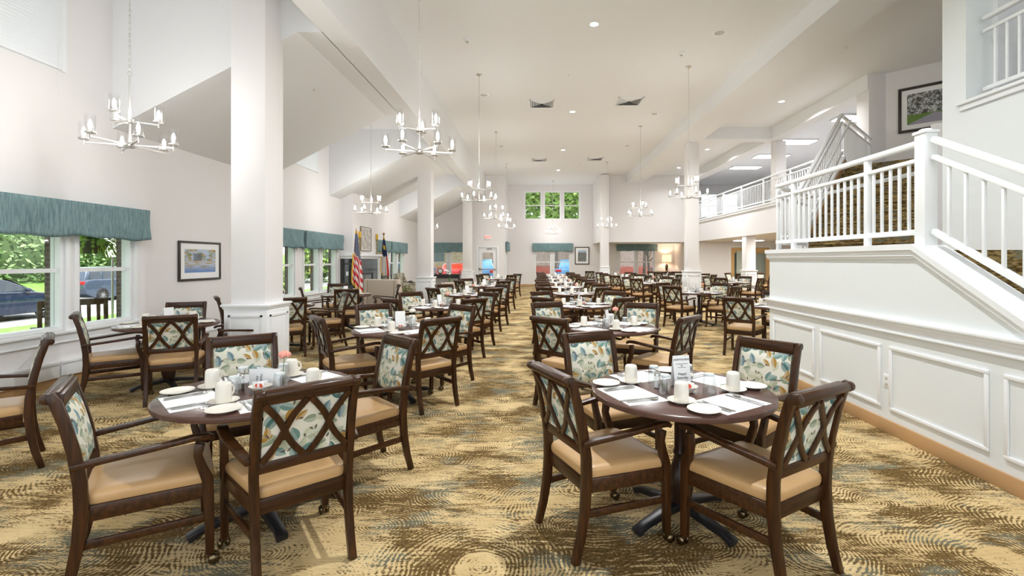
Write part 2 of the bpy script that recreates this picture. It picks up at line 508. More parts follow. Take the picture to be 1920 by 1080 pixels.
for k, (a, b) in enumerate(clere):
    r = sash_window(wi, 'Y', XL, a, b, 3.80, 5.05, 1, rail=False, cas=.07); wi += 1
    bl = empty('window_blind', (XL + .03, (a + b) / 2, 3.82)); tag(bl, ['white slatted blind over the high window nearest the camera', 'white slatted blind in the middle dormer behind the nearest white column', 'white slatted blind in the farthest dormer'][k], 'blind', 'blinds on the high dormer windows')
    m = MB(); n = 30
    for i in range(n):
        z = 1.18 * i / n; m.beam([(0, -(b - a) / 2, z + .02), (0, (b - a) / 2, z + .02)], (.4, 0, -1.2), .048, .0025)
    m.build('slats', TRIM, bl)
    MB().box((-.022, -(b - a) / 2, -.015), (.022, (b - a) / 2, .004)).build('bottom_rail', TRIM, bl)
    MB().cyl((.028, (b - a) / 2 - .06, -.35), (.028, (b - a) / 2 - .06, .3), .003, n=6).build('cord', TRIM, bl)

# far end: exit wall (left), recess, upper wall (right), alcove
XRL, XRR = -1.6, 3.24
door_h = (-2.92, -1.98, 0, 2.13)
fw = [(-5.35, -4.5, ZS, ZH), (-4.35, -3.45, ZS, ZH)]
mb = MB(); holes_wall(mb, 'X', UPY, UPY + .14, XL - .14, XRL, 0, CZ, fw + [door_h])
structure(mb.build('wall_far_exit', WALL))
for a, b, z0, z1 in fw: sash_window(wi, 'X', UPY, a, b, z0, z1, -1, cas=.045); wi += 1
# recess side wall (left) with side window
mb = MB(); holes_wall(mb, 'Y', XRL - .14, XRL, UPY + .14, FARY, 0, CZ, [(25.2, 26.6, ZS, ZH)])
structure(mb.build('wall_recess_left', WALL))
sash_window(wi, 'Y', XRL, 25.2, 26.6, ZS, ZH, 1); wi += 1
far_h = [(-.65, .30, 3.82, 5.42), (.47, 1.40, 3.82, 5.42), (1.57, 2.50, 3.82, 5.42), (-.05, .85, ZS, ZH), (1.02, 1.95, ZS, ZH), (4.75, 5.65, ZS, ZH), (5.8, 6.75, ZS, ZH), (9.4, 10.4, 3.9, 5.3), (10.6, 11.6, 3.9, 5.3)]
mb = MB(); holes_wall(mb, 'X', FARY, FARY + .14, XRL - .14, XR, 0, CZ, far_h)
structure(mb.build('wall_far', WALL))
for a, b, z0, z1 in far_h: sash_window(wi, 'X', FARY, a, b, z0, z1, -1, cas=.045); wi += 1
structure(MB().box((XRR, UPY, 2.41), (7.8, UPY + .15, CZ)).build('wall_upper_far', WALL))
structure(MB().box((XRR, UPY + .15, 2.41), (XRR + .15, FARY, CZ)).build('wall_recess_right', WALL))
structure(MB().box((XRR + .15, UPY + .15, 2.41), (7.8, FARY, 2.6)).build('ceiling_alcove', UPW))
structure(MB().box((7.9, UPY + .14, 0), (8.05, FARY, 2.41)).build('wall_alcove_side', WALL))
dd = [(9.75, 10.75, 0, 2.13), (10.85, 11.85, 0, 2.13)]
mb = MB(); holes_wall(mb, 'X', 24.0, 24.14, 7.9, XR, 0, 2.41, [(9.75, 11.7, 0, 2.15)])
structure(mb.build('wall_doors', WALL))
structure(MB().box((XR, -3, 0), (XR + .15, FARY + .14, CZ)).build('wall_right', WALL))
# mezzanine
mb = MB(); mb.prism([(7.8, 11.25), (7.8, FARY), (XR, FARY), (XR, 6), (7.8 + 5.0, 6.2), (7.8, 11.2)], XY, 2.41, 3.38)
structure(mb.build('floor_mezzanine', WALL))
structure(MB().box((7.74, 11.4, 3.38), (7.9, UPY, 3.44)).box((7.76, 11.4, 3.30), (7.8, UPY, 3.38)).build('trim_mezzanine', TRIM))
# columns
def column(cx, cy, w_, top, wz, label, bw=.055, z0=0):
    r = empty('column', (cx, cy, z0)); tag(r, label, 'column', 'white columns')
    r['kind'] = 'structure'
    h = w_ / 2
    MB().box((-h, -h, 0), (h, h, top)).build('shaft', WALL, r, bevel=.006)
    if wz:
        b = h + bw
        m = MB(); m.box((-b, -b, .0), (b, b, wz - .03))
        m.build('wainscot_base', TRIM, r, bevel=.004)
        m = MB(); m.box((-b - .03, -b - .03, wz - .03), (b + .03, b + .03, wz)); m.box((-b - .015, -b - .015, wz - .055), (b + .015, b + .015, wz - .03))
        m.build('cap_moulding', TRIM, r, bevel=.006)
        m = MB(); q = b - .06
        for sx, sy, ax in ((0, -1, 0), (1, 0, 1), (-1, 0, 1), (0, 1, 0)):
            for (u0, u1, za, zb) in ((-q, q, .2, .225), (-q, q, wz - .16, wz - .135), (-q, -q + .025, .2, wz - .135), (q - .025, q, .2, wz - .135)):
                if ax == 0:
                    y = sy * b; m.box((u0, min(y, y + sy * .012), za), (u1, max(y, y + sy * .012), zb))
                else:
                    x = sx * b; m.box((min(x, x + sx * .012), u0, za), (max(x, x + sx * .012), u1, zb))
        m.build('panel_moulding', TRIM, r)
    return r
column(-3.69, 6.37, .44, 5.15, .95, 'thick white column left of the aisle, nearest the camera')
column(-3.69, 16.07, .44, 4.62, .95, 'white column left of the aisle behind the second row of tables')
column(-3.34, 23.45, .42, 4.62, .98, 'white column beside the exit door')
column(5.2, 16.05, .38, 5.41, 1.15, 'white column right of the aisle carrying the ceiling beam')
column(3.42, 24.0, .40, 5.75, 1.17, 'white column at the far window recess right of the aisle', bw=.03)
column(7.98, 15.8, .34, 2.0, 0, 'white upper column on the balcony edge', z0=3.40)
column(8.0, 18.05, .36, 2.41, 1.13, 'white column under the balcony in front of the tan doors', bw=.03)
column(7.83, 11.2, .42, 2.4, 0, 'white pilaster at the head of the upper stairs', z0=3.38)

# half wall beside the stairs
HX = 3.1; YC = 3.91; YE = 6.37; ZL = 1.60
sl = .57; yb = 1.35
prof = [(YE, 0), (YE, ZL), (YC, ZL), (yb, ZL - sl * (YC - yb)), (yb, 0)]
structure(MB().prism(prof, YZ, HX, HX + .2).build('wall_stair', HALF))
u45 = Vector((1, 1, 0)).normalized(); v45 = Vector((1, -1, 0)).normalized()
Pc = Vector((HX, YE, 0)); P0 = Vector((4.11, 7.38, 0))
mb = MB(); mb.prism([(HX, YE - .0), (P0.x, P0.y), (P0.x + .14, P0.y - .14), (HX + .2, YE - .1)], XY, 0, ZL)
structure(mb.build('wall_stair_corner', HALF))
# cap moulding of the half wall
mb = MB()
for (e, za, zb) in ((.05, -.0, .05), (.03, -.05, 0), (.015, -.075, -.05)):
    mb.prism([(YE + .03, ZL + za), (YE + .03, ZL + zb), (YC, ZL + zb), (yb, ZL + zb - sl * (YC - yb)), (yb, ZL + za - sl * (YC - yb)), (YC, ZL + za)], YZ, HX - e, HX + (.22 if e == .05 else .0))
a = Pc + u45 * 0 ; b = P0 + u45 * .1
nv = Vector((-1, 1, 0)).normalized()
for (e, za, zb) in ((.05, -.0, .05), (.03, -.05, 0)):
    mb.prism([tuple((a + nv * e).xy), tuple((b + nv * e).xy), tuple((b - nv * .2).xy), tuple((a - nv * .2).xy)], XY, ZL + za, ZL + zb)
structure(mb.build('trim_half_wall_cap', TRIM))
# chair rail, stepped profile
mb = MB()
for (e, za, zb) in ((.055, .985, 1.01), (.04, .955, .985), (.03, .925, .955), (.018, .90, .925), (.03, .88, .90)):
    mb.box((HX - e, yb, za), (HX, YE + e, zb))
structure(mb.build('trim_chair_rail', TRIM, bevel=.004))
mb = MB()
for k in range(5):
    y1 = 6.26 - k * 1.03; y0 = y1 - .92
    for (a0, a1, b0, b1) in ((y0, y1, .735, .765), (y0, y1, .205, .235), (y0, y0 + .03, .235, .735), (y1 - .03, y1, .235, .735)):
        mb.box((HX - .016, a0, b0), (HX, a1, b1))
structure(mb.build('trim_wall_panels', TRIM, bevel=.005))
structure(MB().box((HX - .018, yb, 0), (HX, YE + .018, .115)).build('baseboard_stair', TAN, bevel=.004))
# baseboards
structure(MB().box((XL, -3, 0), (XL + .016, UPY, .11)).build('baseboard_left', TAN))
structure(MB().box((XRL, FARY - .016, 0), (7.9, FARY, .12)).box((XL, UPY - .016, 0), (-3.0, UPY, .12)).box((-1.9, UPY - .016, 0), (XRL, UPY, .12)).box((7.9, 23.984, 0), (9.7, 24, .12)).build('baseboard_far', TAN))
ht = MB()
for a, b in ((1.0, 5.75), (5.78, 8.9)): ht.box((XL + .002, a, .11), (XL + .06, b, .30)); ht.box((XL + .06, a, .265), (XL + .075, b, .30))
tag(ht.build('baseboard_heater', TRIM, bevel=.006), 'long white baseboard heater low along the left window wall', 'heater')

# landing, lower flight, upper flight
mb = MB()
W1 = 1.5
P0r = P0 + v45 * W1
mb.prism([(HX + .2, YC), (HX + .2, YE - .1), (P0.x + .1, P0.y - .1), (P0r.x, P0r.y), (4.8, 5.9), (4.8, YC)], XY, 1.40, ZL)
for i in range(1, 9):
    mb.box((HX + .2, YC - .28 * i, 0), (4.8, YC - .28 * (i - 1), ZL - .178 * i))
structure(mb.build('floor_stair_landing', STAIRCARPET))
FM = Matrix.Translation(P0) @ Matrix(((u45.x, v45.x, 0, 0), (u45.y, v45.y, 0, 0), (0, 0, 1, 0), (0, 0, 0, 1)))
run, rise, NR = .28, .17, 10
fl = empty('staircase', tuple(P0)); tag(fl, 'upper flight of patterned carpeted steps rising from the landing', 'stairs'); fl['kind'] = 'structure'
for i in range(NR - 1):
    z = ZL + rise * (i + 1)
    m = MB(); M2 = Matrix.Translation(-P0) @ FM
    m.box((run * i, .02, z - rise), (run * (i + 1) + .02, W1, z - .02), M2)
    m.box((run * i - .025, .02, z - .03), (run * (i + 1), W1, z), M2)
    m.build('step', STAIRCARPET, fl, bevel=.008)
# top riser and upper landing
ULZ = ZL + rise * NR
P1 = P0 + u45 * (run * (NR - 1))
A = P1; B = P1 + v45 * W1
S0 = Vector((8.0, 11.0, 0)); 
mb = MB(); mb.prism([tuple(A.xy), tuple(B.xy), tuple((S0 + v45 * 2.2).xy), tuple(S0.xy), (7.8, 11.3)], XY, ULZ - .3, ULZ)
structure(mb.build('floor_upper_landing', STAIRCARPET))
# soffit side of the upper landing
mb = MB(); mb.prism([tuple((A + nv * .05).xy), tuple(A.xy), (7.8, A.y + 7.8 - A.x), (7.8 - .05, A.y + 7.8 - A.x + .05)], XY, ULZ - .32, ULZ + .05)
structure(mb.build('trim_upper_landing', TRIM))
# left stringer wall with tan skirt
M2 = FM
mb = MB()
def FL(a, b, h):  # a along u, b height, h along v
    p = FM @ Vector((a, h, 0)); return (p.x, p.y, b)
L9 = run * (NR - 1)
mb.prism([(-.05, 1.3), (L9 + .1, ULZ - .35), (L9 + .1, ULZ + .22), (-.05, ZL + .22 + .02)], FL, -.1, .0)
structure(mb.build('wall_stringer', TRIM))
mb = MB(); mb.prism([(-.03, ZL), (L9, ULZ), (L9 + .06, ULZ + .11), (L9, ULZ + .12), (-.03, ZL + .16)], FL, .0, .02)
structure(mb.build('baseboard_flight', TAN))
# flight right wall below picture wall & tower wall with opening
mb = MB(); holes_wall(mb, 'Y', 4.8, 5.1, -3, 5.67, 0, CZ, [(2.2, 5.36, 3.28, 5.6)])
structure(mb.build('wall_stair_tower', HALF))
mb = MB(); e0 = S0; e1 = S0 + v45 * 4.8
mb.prism([tuple(e0.xy), tuple(e1.xy), tuple((e1 + u45 * .15).xy), tuple((e0 + u45 * .15).xy)], XY, 2.4, CZ)
structure(mb.build('wall_picture', WALL))
mb = MB(); q0 = P0r + v45 * .02; q1 = q0 + u45 * 4.0
mb.prism([tuple(q0.xy), tuple(q1.xy), tuple((q1 + v45 * .12).xy), tuple((q0 + v45 * .12).xy)], XY, 0, 3.3)
structure(mb.build('wall_flight_right', WALL))
structure(MB().box((5.1, 5.2, 0), (5.6, 5.67, ZL + .2)).build('wall_tower_return', WALL))
# opening ledge of the tower wall + its back wall
mb = MB(); mb.box((4.74, 2.1, 3.25), (5.12, 5.44, 3.285)); mb.box((4.77, 2.1, 3.19), (4.8, 5.42, 3.25))
structure(mb.build('trim_tower_ledge', TRIM, bevel=.006))
mb = MB(); mb.box((5.101, 2.2, 3.285), (5.14, 5.4, 5.6)); 
structure(MB().box((5.1, 5.30, 3.0), (7.5, 5.42, CZ)).build('wall_tower_back', TRIM))
structure(MB().box((7.4, -3, 3.0), (7.5, 5.3, CZ)).build('wall_tower_side', WALL))
structure(MB().box((5.1, -3, 3.0), (7.5, 5.3, 3.2)).build('floor_tower', WALL))

# ------------------------------------------------------------------ railings
def railing(name, A, B, label, zA, zB, posts=(), toph=.92, bot=.12, sp=.105, topr=(.045, .05), subrail=True, group='white balustrades'):
    """A,B floor points; zA,zB floor heights"""
    r = empty(name, (A[0], A[1], zA)); tag(r, label, 'railing', group)
    A3 = Vector((0, 0, 0)); D = Vector((B[0] - A[0], B[1] - A[1], zB - zA)); Dh = Vector((D.x, D.y, 0)); Ln = Dh.length; side = Vector((-D.y, D.x, 0)).normalized()
    up = Vector((0, 0, 1))
    MB().beam([up * toph, D + up * toph], side, .065, .05).build('handrail', TRIM, r, bevel=.014)
    sub = toph - .14
    MB().beam([up * sub, D + up * sub], side, .045, .035).build('upper_rail', TRIM, r, bevel=.005)
    MB().beam([up * bot, D + up * bot], side, .045, .045).build('lower_rail', TRIM, r, bevel=.005)
    n = max(2, int(Ln / sp))
    first = None
    for i in range(1, n):
        t = i / n; p = D * t
        if any(abs(t * Ln - q) < .05 for q in posts): continue
        if first is None:
            first = MB().box((-.011, -.011, 0), (.011, .011, sub - bot)).build('baluster', TRIM, r, bevel=.003)
            o = first
        else:
            o = first.copy(); COL.objects.link(o); o.parent = r
        o.location = p + up * bot
    for q in posts:
        p = D * (q / Ln)
        MB().box((-.025, -.025, 0), (.025, .025, toph - .02)).build('post', TRIM, r, bevel=.005).location = p
    return r
RX = 3.2
railing('railing', (RX, YC + .1), (RX, YE), 'white landing railing above the panelled half wall', ZL + .03, ZL + .03, posts=(.62, 1.95), toph=.86)
railing('railing', (RX + .05, YE + .07), (RX + .95, YE + .97), 'short white angled railing at the far corner of the landing', ZL + .03, ZL + .03, posts=(.02, 1.2), toph=.86)
sg = .53
railing('railing', (RX, YC - .05), (RX, 1.4), 'white sloping railing descending at the right edge beside the lower stairs', ZL + .03, ZL + .03 - sg * 2.49, posts=(2.45,), toph=.86, sp=.14)
np_ = empty('newel_post', (RX, YC + .03, ZL)); tag(np_, 'big square white newel post where the landing railing meets the stairs', 'post')
MB().box((-.055, -.055, 0), (.055, .055, .95)).build('post_shaft', TRIM, np_, bevel=.008)
MB().box((-.065, -.065, .95), (.065, .065, .975)).lathe([(.07, .975), (.035, .995)], 4).build('post_cap', TRIM, np_, bevel=.005)
gr = empty('grab_rail', (RX + .14, YC + .1, 2.28)); tag(gr, 'round white grab rail mounted inside the landing railing', 'handrail')
MB().cyl((0, 0, 0), (0, YE - YC - .2, 0), .02, n=12).build('rail', TRIM, gr, smooth=True)
for q in (.4, 1.7): MB().cyl((0, q, 0), (-.118, q, -.03), .008, n=8).build('bracket', NICKEL, gr)
wr = empty('wall_handrail', (4.74, YC + .3, ZL + .86)); tag(wr, 'white handrail fixed to the right wall of the lower stairs', 'handrail')
MB().cyl((0, 0, 0), (0, -2.6, -2.6 * .5), .022, n=12).build('rail', TRIM, wr, smooth=True)
MB().cyl((0, -.6, -.3), (.06, -.6, -.36), .008, n=8).build('bracket', NICKEL, wr)
fa = P0 - v45 * .05; fb = P0 + u45 * L9 - v45 * .05
railing('railing', tuple(fa.xy), tuple(fb.xy), 'white railing climbing the left side of the upper flight', ZL + .2, ULZ + .2, posts=(.03,), toph=.80, bot=.08)
railing('railing', tuple((P1 - v45 * .05 + u45 * .09).xy), (7.72, P1.y + (7.72 - P1.x) + .07), 'white railing along the upper landing below the framed oak picture', ULZ, ULZ, posts=(1.9,), toph=.98)
hd = MB(); pa = P0 + v45 * .1; pb = P1 + v45 * .1
hd.cyl((pa.x, pa.y, ZL + .86), (pb.x, pb.y, ULZ + .86), .02, n=10)
tag(hd.build('stair_handrail', TRIM, smooth=True), 'round white inner handrail up the upper flight of carpeted steps', 'handrail')
railing('railing', (7.82, 11.6), (7.82, 23.9), 'long white balcony railing along the edge of the upper floor', 3.40, 3.40, posts=tuple(1.4 + 1.75 * k for k in range(7)), toph=.90, sp=.13)
railing('railing', (4.95, 5.3), (4.95, 2.2), 'white railing in the upper opening at the top right corner', 3.28, 3.28, posts=(), toph=.90, sp=.125)

# ------------------------------------------------------------------ ceiling fittings
def downlight(x, y, label, z=CZ, p=14):
    r = empty('recessed_light', (x, y, z)); tag(r, label, 'ceiling light', 'recessed lights')
    MB().lathe([(.095, -.001), (.095, -.008), (.072, -.010), (.072, -.004)], 24).build('trim_ring', TRIM, r, smooth=True)
    MB().lathe([(.071, -.0085), (.071, -.003)], 24).build('lens', CAN, r)
    l = bpy.data.lights.new('downlight', 'AREA'); l.shape = 'DISK'; l.size = .14; l.energy = p; l.color = (.97, .99, 1); l.spread = R(150)
    o = bpy.data.objects.new('lamp_beam', l); COL.objects.link(o); o.parent = r; o.location = (0, 0, -.013)
for k, (y, t) in enumerate(((3.7, 'behind the frame edge overhead'), (8.67, 'nearest the camera, large and bright'), (13.8, 'between the two nearest square air vents'), (18.6, 'just before the two far air vents'), (22.8, 'farthest of the row near the high triple window'))):
    downlight(1.05, y, 'round recessed light over the central aisle, ' + t, p=115 if y < 20 else 60)
for y, t in ((12.9, 'nearest of that strip'), (18.5, 'middle of that strip'), (22.2, 'farthest of that strip')):
    downlight(6.6, y, 'round recessed light right of the right ceiling beam, ' + t, p=110 if y < 20 else 45)
def vent(x, y, label):
    r = empty('air_vent', (x, y, CZ)); tag(r, label, 'vent', 'square ceiling air vents')
    m = MB(); s = .34
    for a, b in (((-s, -s), (s, -s + .03)), ((-s, s - .03), (s, s)), ((-s, -s), (-s + .03, s)), ((s - .03, -s), (s, s))): m.box((a[0], a[1], -.015), (b[0], b[1], -.001))
    m.build('frame', TRIM, r)
    MB().box((-s + .02, -s + .02, -.003), (s - .02, s - .02, -.001)).build('duct_opening', BLACK, r)
    m = MB()
    for k in range(1, 7):
        q = s - .03 - k * .043
        for i in range(4):
            M = Matrix.Rotation(i * PI / 2, 4, 'Z')
            m.add([M @ Vector(p) for p in ((-q - .02, -q - .025, -.004), (q + .02, -q - .025, -.004), (q, -q, -.022), (-q, -q, -.022))], [(0, 1, 2, 3)])
    m.build('louvres', TRIM, r)
vent(.16, 13.1, 'square air vent left of the aisle centreline, nearer pair'); vent(2.5, 12.9, 'square air vent right of the aisle centreline, nearer pair')
vent(.14, 20.4, 'small square air vent left of the centreline, farther pair'); vent(2.48, 20.2, 'small square air vent right of the centreline, farther pair')
def detector(x, y, label, z=CZ):
    r = empty('smoke_detector', (x, y, z)); tag(r, label, 'smoke detector', 'smoke detectors')
    MB().lathe([(.07, 0), (.072, -.015), (.05, -.035)], 20).build('base', TRIM, r, smooth=True)
    MB().lathe([(.03, -.036), (.03, -.05), (.02, -.06)], 12).build('sensor', mat('grey_plastic', (.5, .5, .48), .5), r, smooth=True)
detector(-1.33, 9.3, 'white smoke detector on the ceiling before the left chandeliers'); detector(3.0, 9.9, 'white smoke detector just before the right chandelier canopy'); detector(1.9, 20.9, 'small smoke detector near the far right air vent')
detector(-1.35, 22.0, 'small smoke detector near the far left chandelier canopy')
def speaker(x, y, label):
    r = empty('ceiling_speaker', (x, y, CZ)); tag(r, label, 'speaker', 'flush ceiling speakers')
    MB().lathe([(.145, 0), (.145, -.006), (.10, -.010)], 28).build('bezel', TRIM, r, smooth=True)
    MB().lathe([(.095, -.0095), (.09, -.013)], 24).build('grille', mat('grille_grey', (.55, .53, .5), .7), r)
speaker(3.44, 9.0, 'round flush ceiling speaker near the right beam'); speaker(3.45, 14.0, 'round flush ceiling speaker beyond the right chandelier'); speaker(-1.35, 12.4, 'round flush ceiling speaker beside the left chandelier chain'); speaker(3.4, 17.9, 'small flush ceiling speaker far right'); speaker(-1.3, 18.0, 'small flush ceiling speaker far left'); speaker(6.7, 7.5, 'round flush ceiling speaker above the stairs')
for k, (x, y) in enumerate(((9.6, 22), (9.6, 19.6), (9.3, 17.2), (9.6, 14.3))):
    r = empty('fluorescent_light', (x, y, CZ)); tag(r, 'flat rectangular light on the balcony ceiling, ' + ('farthest of four', 'third of four from the stairs', 'second of four from the stairs', 'nearest the stairs')[k], 'ceiling light', 'rectangular balcony lights')
    MB().box((-.66, -.32, -.05), (.66, .32, -.001)).build('housing', TRIM, r, bevel=.01)
    MB().box((-.62, -.28, -.062), (.62, .28, -.0505)).build('diffuser', FLUO, r)
r = empty('fluorescent_light', (9.3, 17, 2.41)); tag(r, 'rectangular light under the balcony above the tan doors', 'ceiling light')
MB().box((-.62, -.2, -.05), (.62, .2, -.001)).build('housing', TRIM, r); MB().box((-.58, -.17, -.06), (.58, .17, -.0505)).build('diffuser', FLUO2, r)
r = empty('fluorescent_light', (9.3, 21, 2.41)); tag(r, 'rectangular light under the balcony near the side wall', 'ceiling light')
MB().box((-.62, -.2, -.05), (.62, .2, -.001)).build('housing', TRIM, r); MB().box((-.58, -.17, -.06), (.58, .17, -.0505)).build('diffuser', FLUO2, r)
def sprinkler(x, y, z, label):
    r = empty('sprinkler_head', (x, y, z)); tag(r, label, 'sprinkler', 'sprinkler heads')
    MB().lathe([(.035, 0), (.03, -.008)], 14).build('escutcheon', TRIM, r); MB().lathe([(.006, -.008), (.006, -.04), (.018, -.042), (.018, -.045)], 10).build('nozzle', NICKEL, r)
sprinkler(-3.7, 8.0, 4.378, 'small sprinkler head on the sloped ceiling behind the near left column'); sprinkler(.75, 11.0, CZ, 'small sprinkler head over the aisle'); sprinkler(6.2, 9.6, CZ, 'small sprinkler head on the ceiling above the stairs')

# ------------------------------------------------------------------ chandeliers
def chandelier(x, y, zh, ztop, rot, label, power=46):
    r = empty('chandelier', (x, y, zh), rot); tag(r, label, 'chandelier', 'two-tier nickel chandeliers')
    if not CH:
        stem = MB().cyl((0, 0, -.02), (0, 0, .50), .013, n=12).cyl((0, 0, .50), (0, 0, .76), .009, n=10)
        CH['stem'] = stem.build('stem', NICKEL, None, smooth=True, link=False).data
        hub = MB().lathe([(.0, -.03), (.05, -.028), (.055, -.012), (.03, .02), (.018, .03)], 20).lathe([(.02, .235), (.045, .24), (.045, .28), (.02, .285)], 20)
        CH['hub'] = hub.build('hub', NICKEL, None, smooth=True, link=False).data
        CH['loop'] = MB().tube([(.02 * math.cos(a), 0, .78 + .02 * math.sin(a)) for a in [2 * PI * k / 14 for k in range(14)]], .003, 6, loop=True).build('loop', NICKEL, None, smooth=True, link=False).data
        for nm, L in (('arm', .40), ('upper_arm', .25)):
            CH[nm] = MB().box((.02, -.008, -.008), (L, .008, .008)).cyl((L - .005, 0, -.03), (L - .005, 0, .03), .006, n=8).lathe([(.046, .03), (.048, .036), (.048, .046), (.04, .046)], 18, (L - .005, 0, 0)).cyl((L - .005, 0, .04), (L - .005, 0, .075), .012, n=10).build(nm, NICKEL, None, smooth=True, link=False).data
        CH['glass'] = MB().lathe([(.043, .046), (.043, .215)], 20, caps=False).build('glass_shade', SHADEGLASS, None, smooth=True, link=False).data
        CH['bulb'] = MB().lathe([(.008, .075), (.013, .085), (.017, .115), (.013, .145), (.003, .165)], 10).build('bulb', BULB, None, smooth=True, link=False).data
        lk = MB().tube([(.009 * math.cos(a), 0, .017 * math.sin(a)) for a in [2 * PI * k / 10 for k in range(10)]], .0023, 5, loop=True)
        CH['canopy'] = MB().lathe([(.065, 0), (.065, -.012), (.02, -.028), (.01, -.05)], 22).build('canopy', NICKEL, None, smooth=True, link=False).data
        CH['rod'] = None
    def put(k, par, rz=0, loc=(0, 0, 0), nm=None):
        o = bpy.data.objects.new(nm or k, CH[k]); COL.objects.link(o); o.parent = par; o.rotation_euler = (0, 0, rz); o.location = loc; return o
    put('stem', r); put('hub', r); put('loop', r)
    for lev, n, L, zz, key in ((0, 6, .395, 0, 'arm'), (1, 3, .245, .26, 'upper_arm')):
        for k in range(n):
            a = put(key, r, 2 * PI * k / n + (.35 if lev else 0), (0, 0, zz), 'arm')
            put('glass', a, 0, (L, 0, 0), 'glass_shade'); put('bulb', a, 0, (L, 0, 0))
    # chain
    m = MB(); z = .80; i = 0; top = ztop - zh
    near = y < 13
    if near:
        while z < top - .05:
            for_n = 8
            m.tube([(.009 * math.cos(q) * (i % 2 == 0), .009 * math.cos(q) * (i % 2 == 1), z + .02 * math.sin(q)) for q in [2 * PI * k / for_n for k in range(for_n)]], .0028, 5, loop=True)
            z += .033; i += 1
    else: m.cyl((0, 0, .8), (0, 0, top - .04), .006, n=6)
    m.build('chain', NICKEL, r)
    put('canopy', r, 0, (0, 0, top))
    l = bpy.data.lights.new('chandelier_light', 'POINT'); l.energy = power; l.shadow_soft_size = .06; l.color = (1, .99, .97)
    for zz in (.14,):
        o = bpy.data.objects.new('bulb_light', l); COL.objects.link(o); o.parent = r; o.location = (0, 0, .42)
    return r
CH = {}
chandelier(-4.4, 5.2, 2.76, 5.16, R(20), 'two-tier glass-cylinder chandelier left of the nearest column', 34)
chandelier(-1.42, 5.85, 2.84, CZ, R(75), 'large two-tier chandelier nearest over the left of the aisle', 30)
chandelier(-1.31, 11.05, 2.88, CZ, R(80), 'second chandelier in the row left of the aisle')
chandelier(-1.33, 16.0, 2.90, CZ, R(10), 'third chandelier in the row left of the aisle')
chandelier(-1.3, 21.3, 2.92, CZ, R(30), 'fourth, farthest chandelier in the row left of the aisle')
chandelier(.92, 25.9, 2.92, CZ, R(0), 'smallest chandelier before the high triple window')
chandelier(3.37, 10.6, 2.90, CZ, R(35), 'nearest chandelier in the row right of the aisle, beside the beam column')
chandelier(3.33, 15.3, 2.92, CZ, R(12), 'second chandelier in the row right of the aisle', 34)
chandelier(3.1, 20.95, 2.92, CZ, R(50), 'third, farthest chandelier in the row right of the aisle', 18)
chandelier(-4.35, 12.65, 2.76, 5.16, R(85), 'chandelier hanging left between the first and second columns', 34)
chandelier(-4.3, 19.2, 2.76, 5.16, R(40), 'distant chandelier left behind the second column', 34)
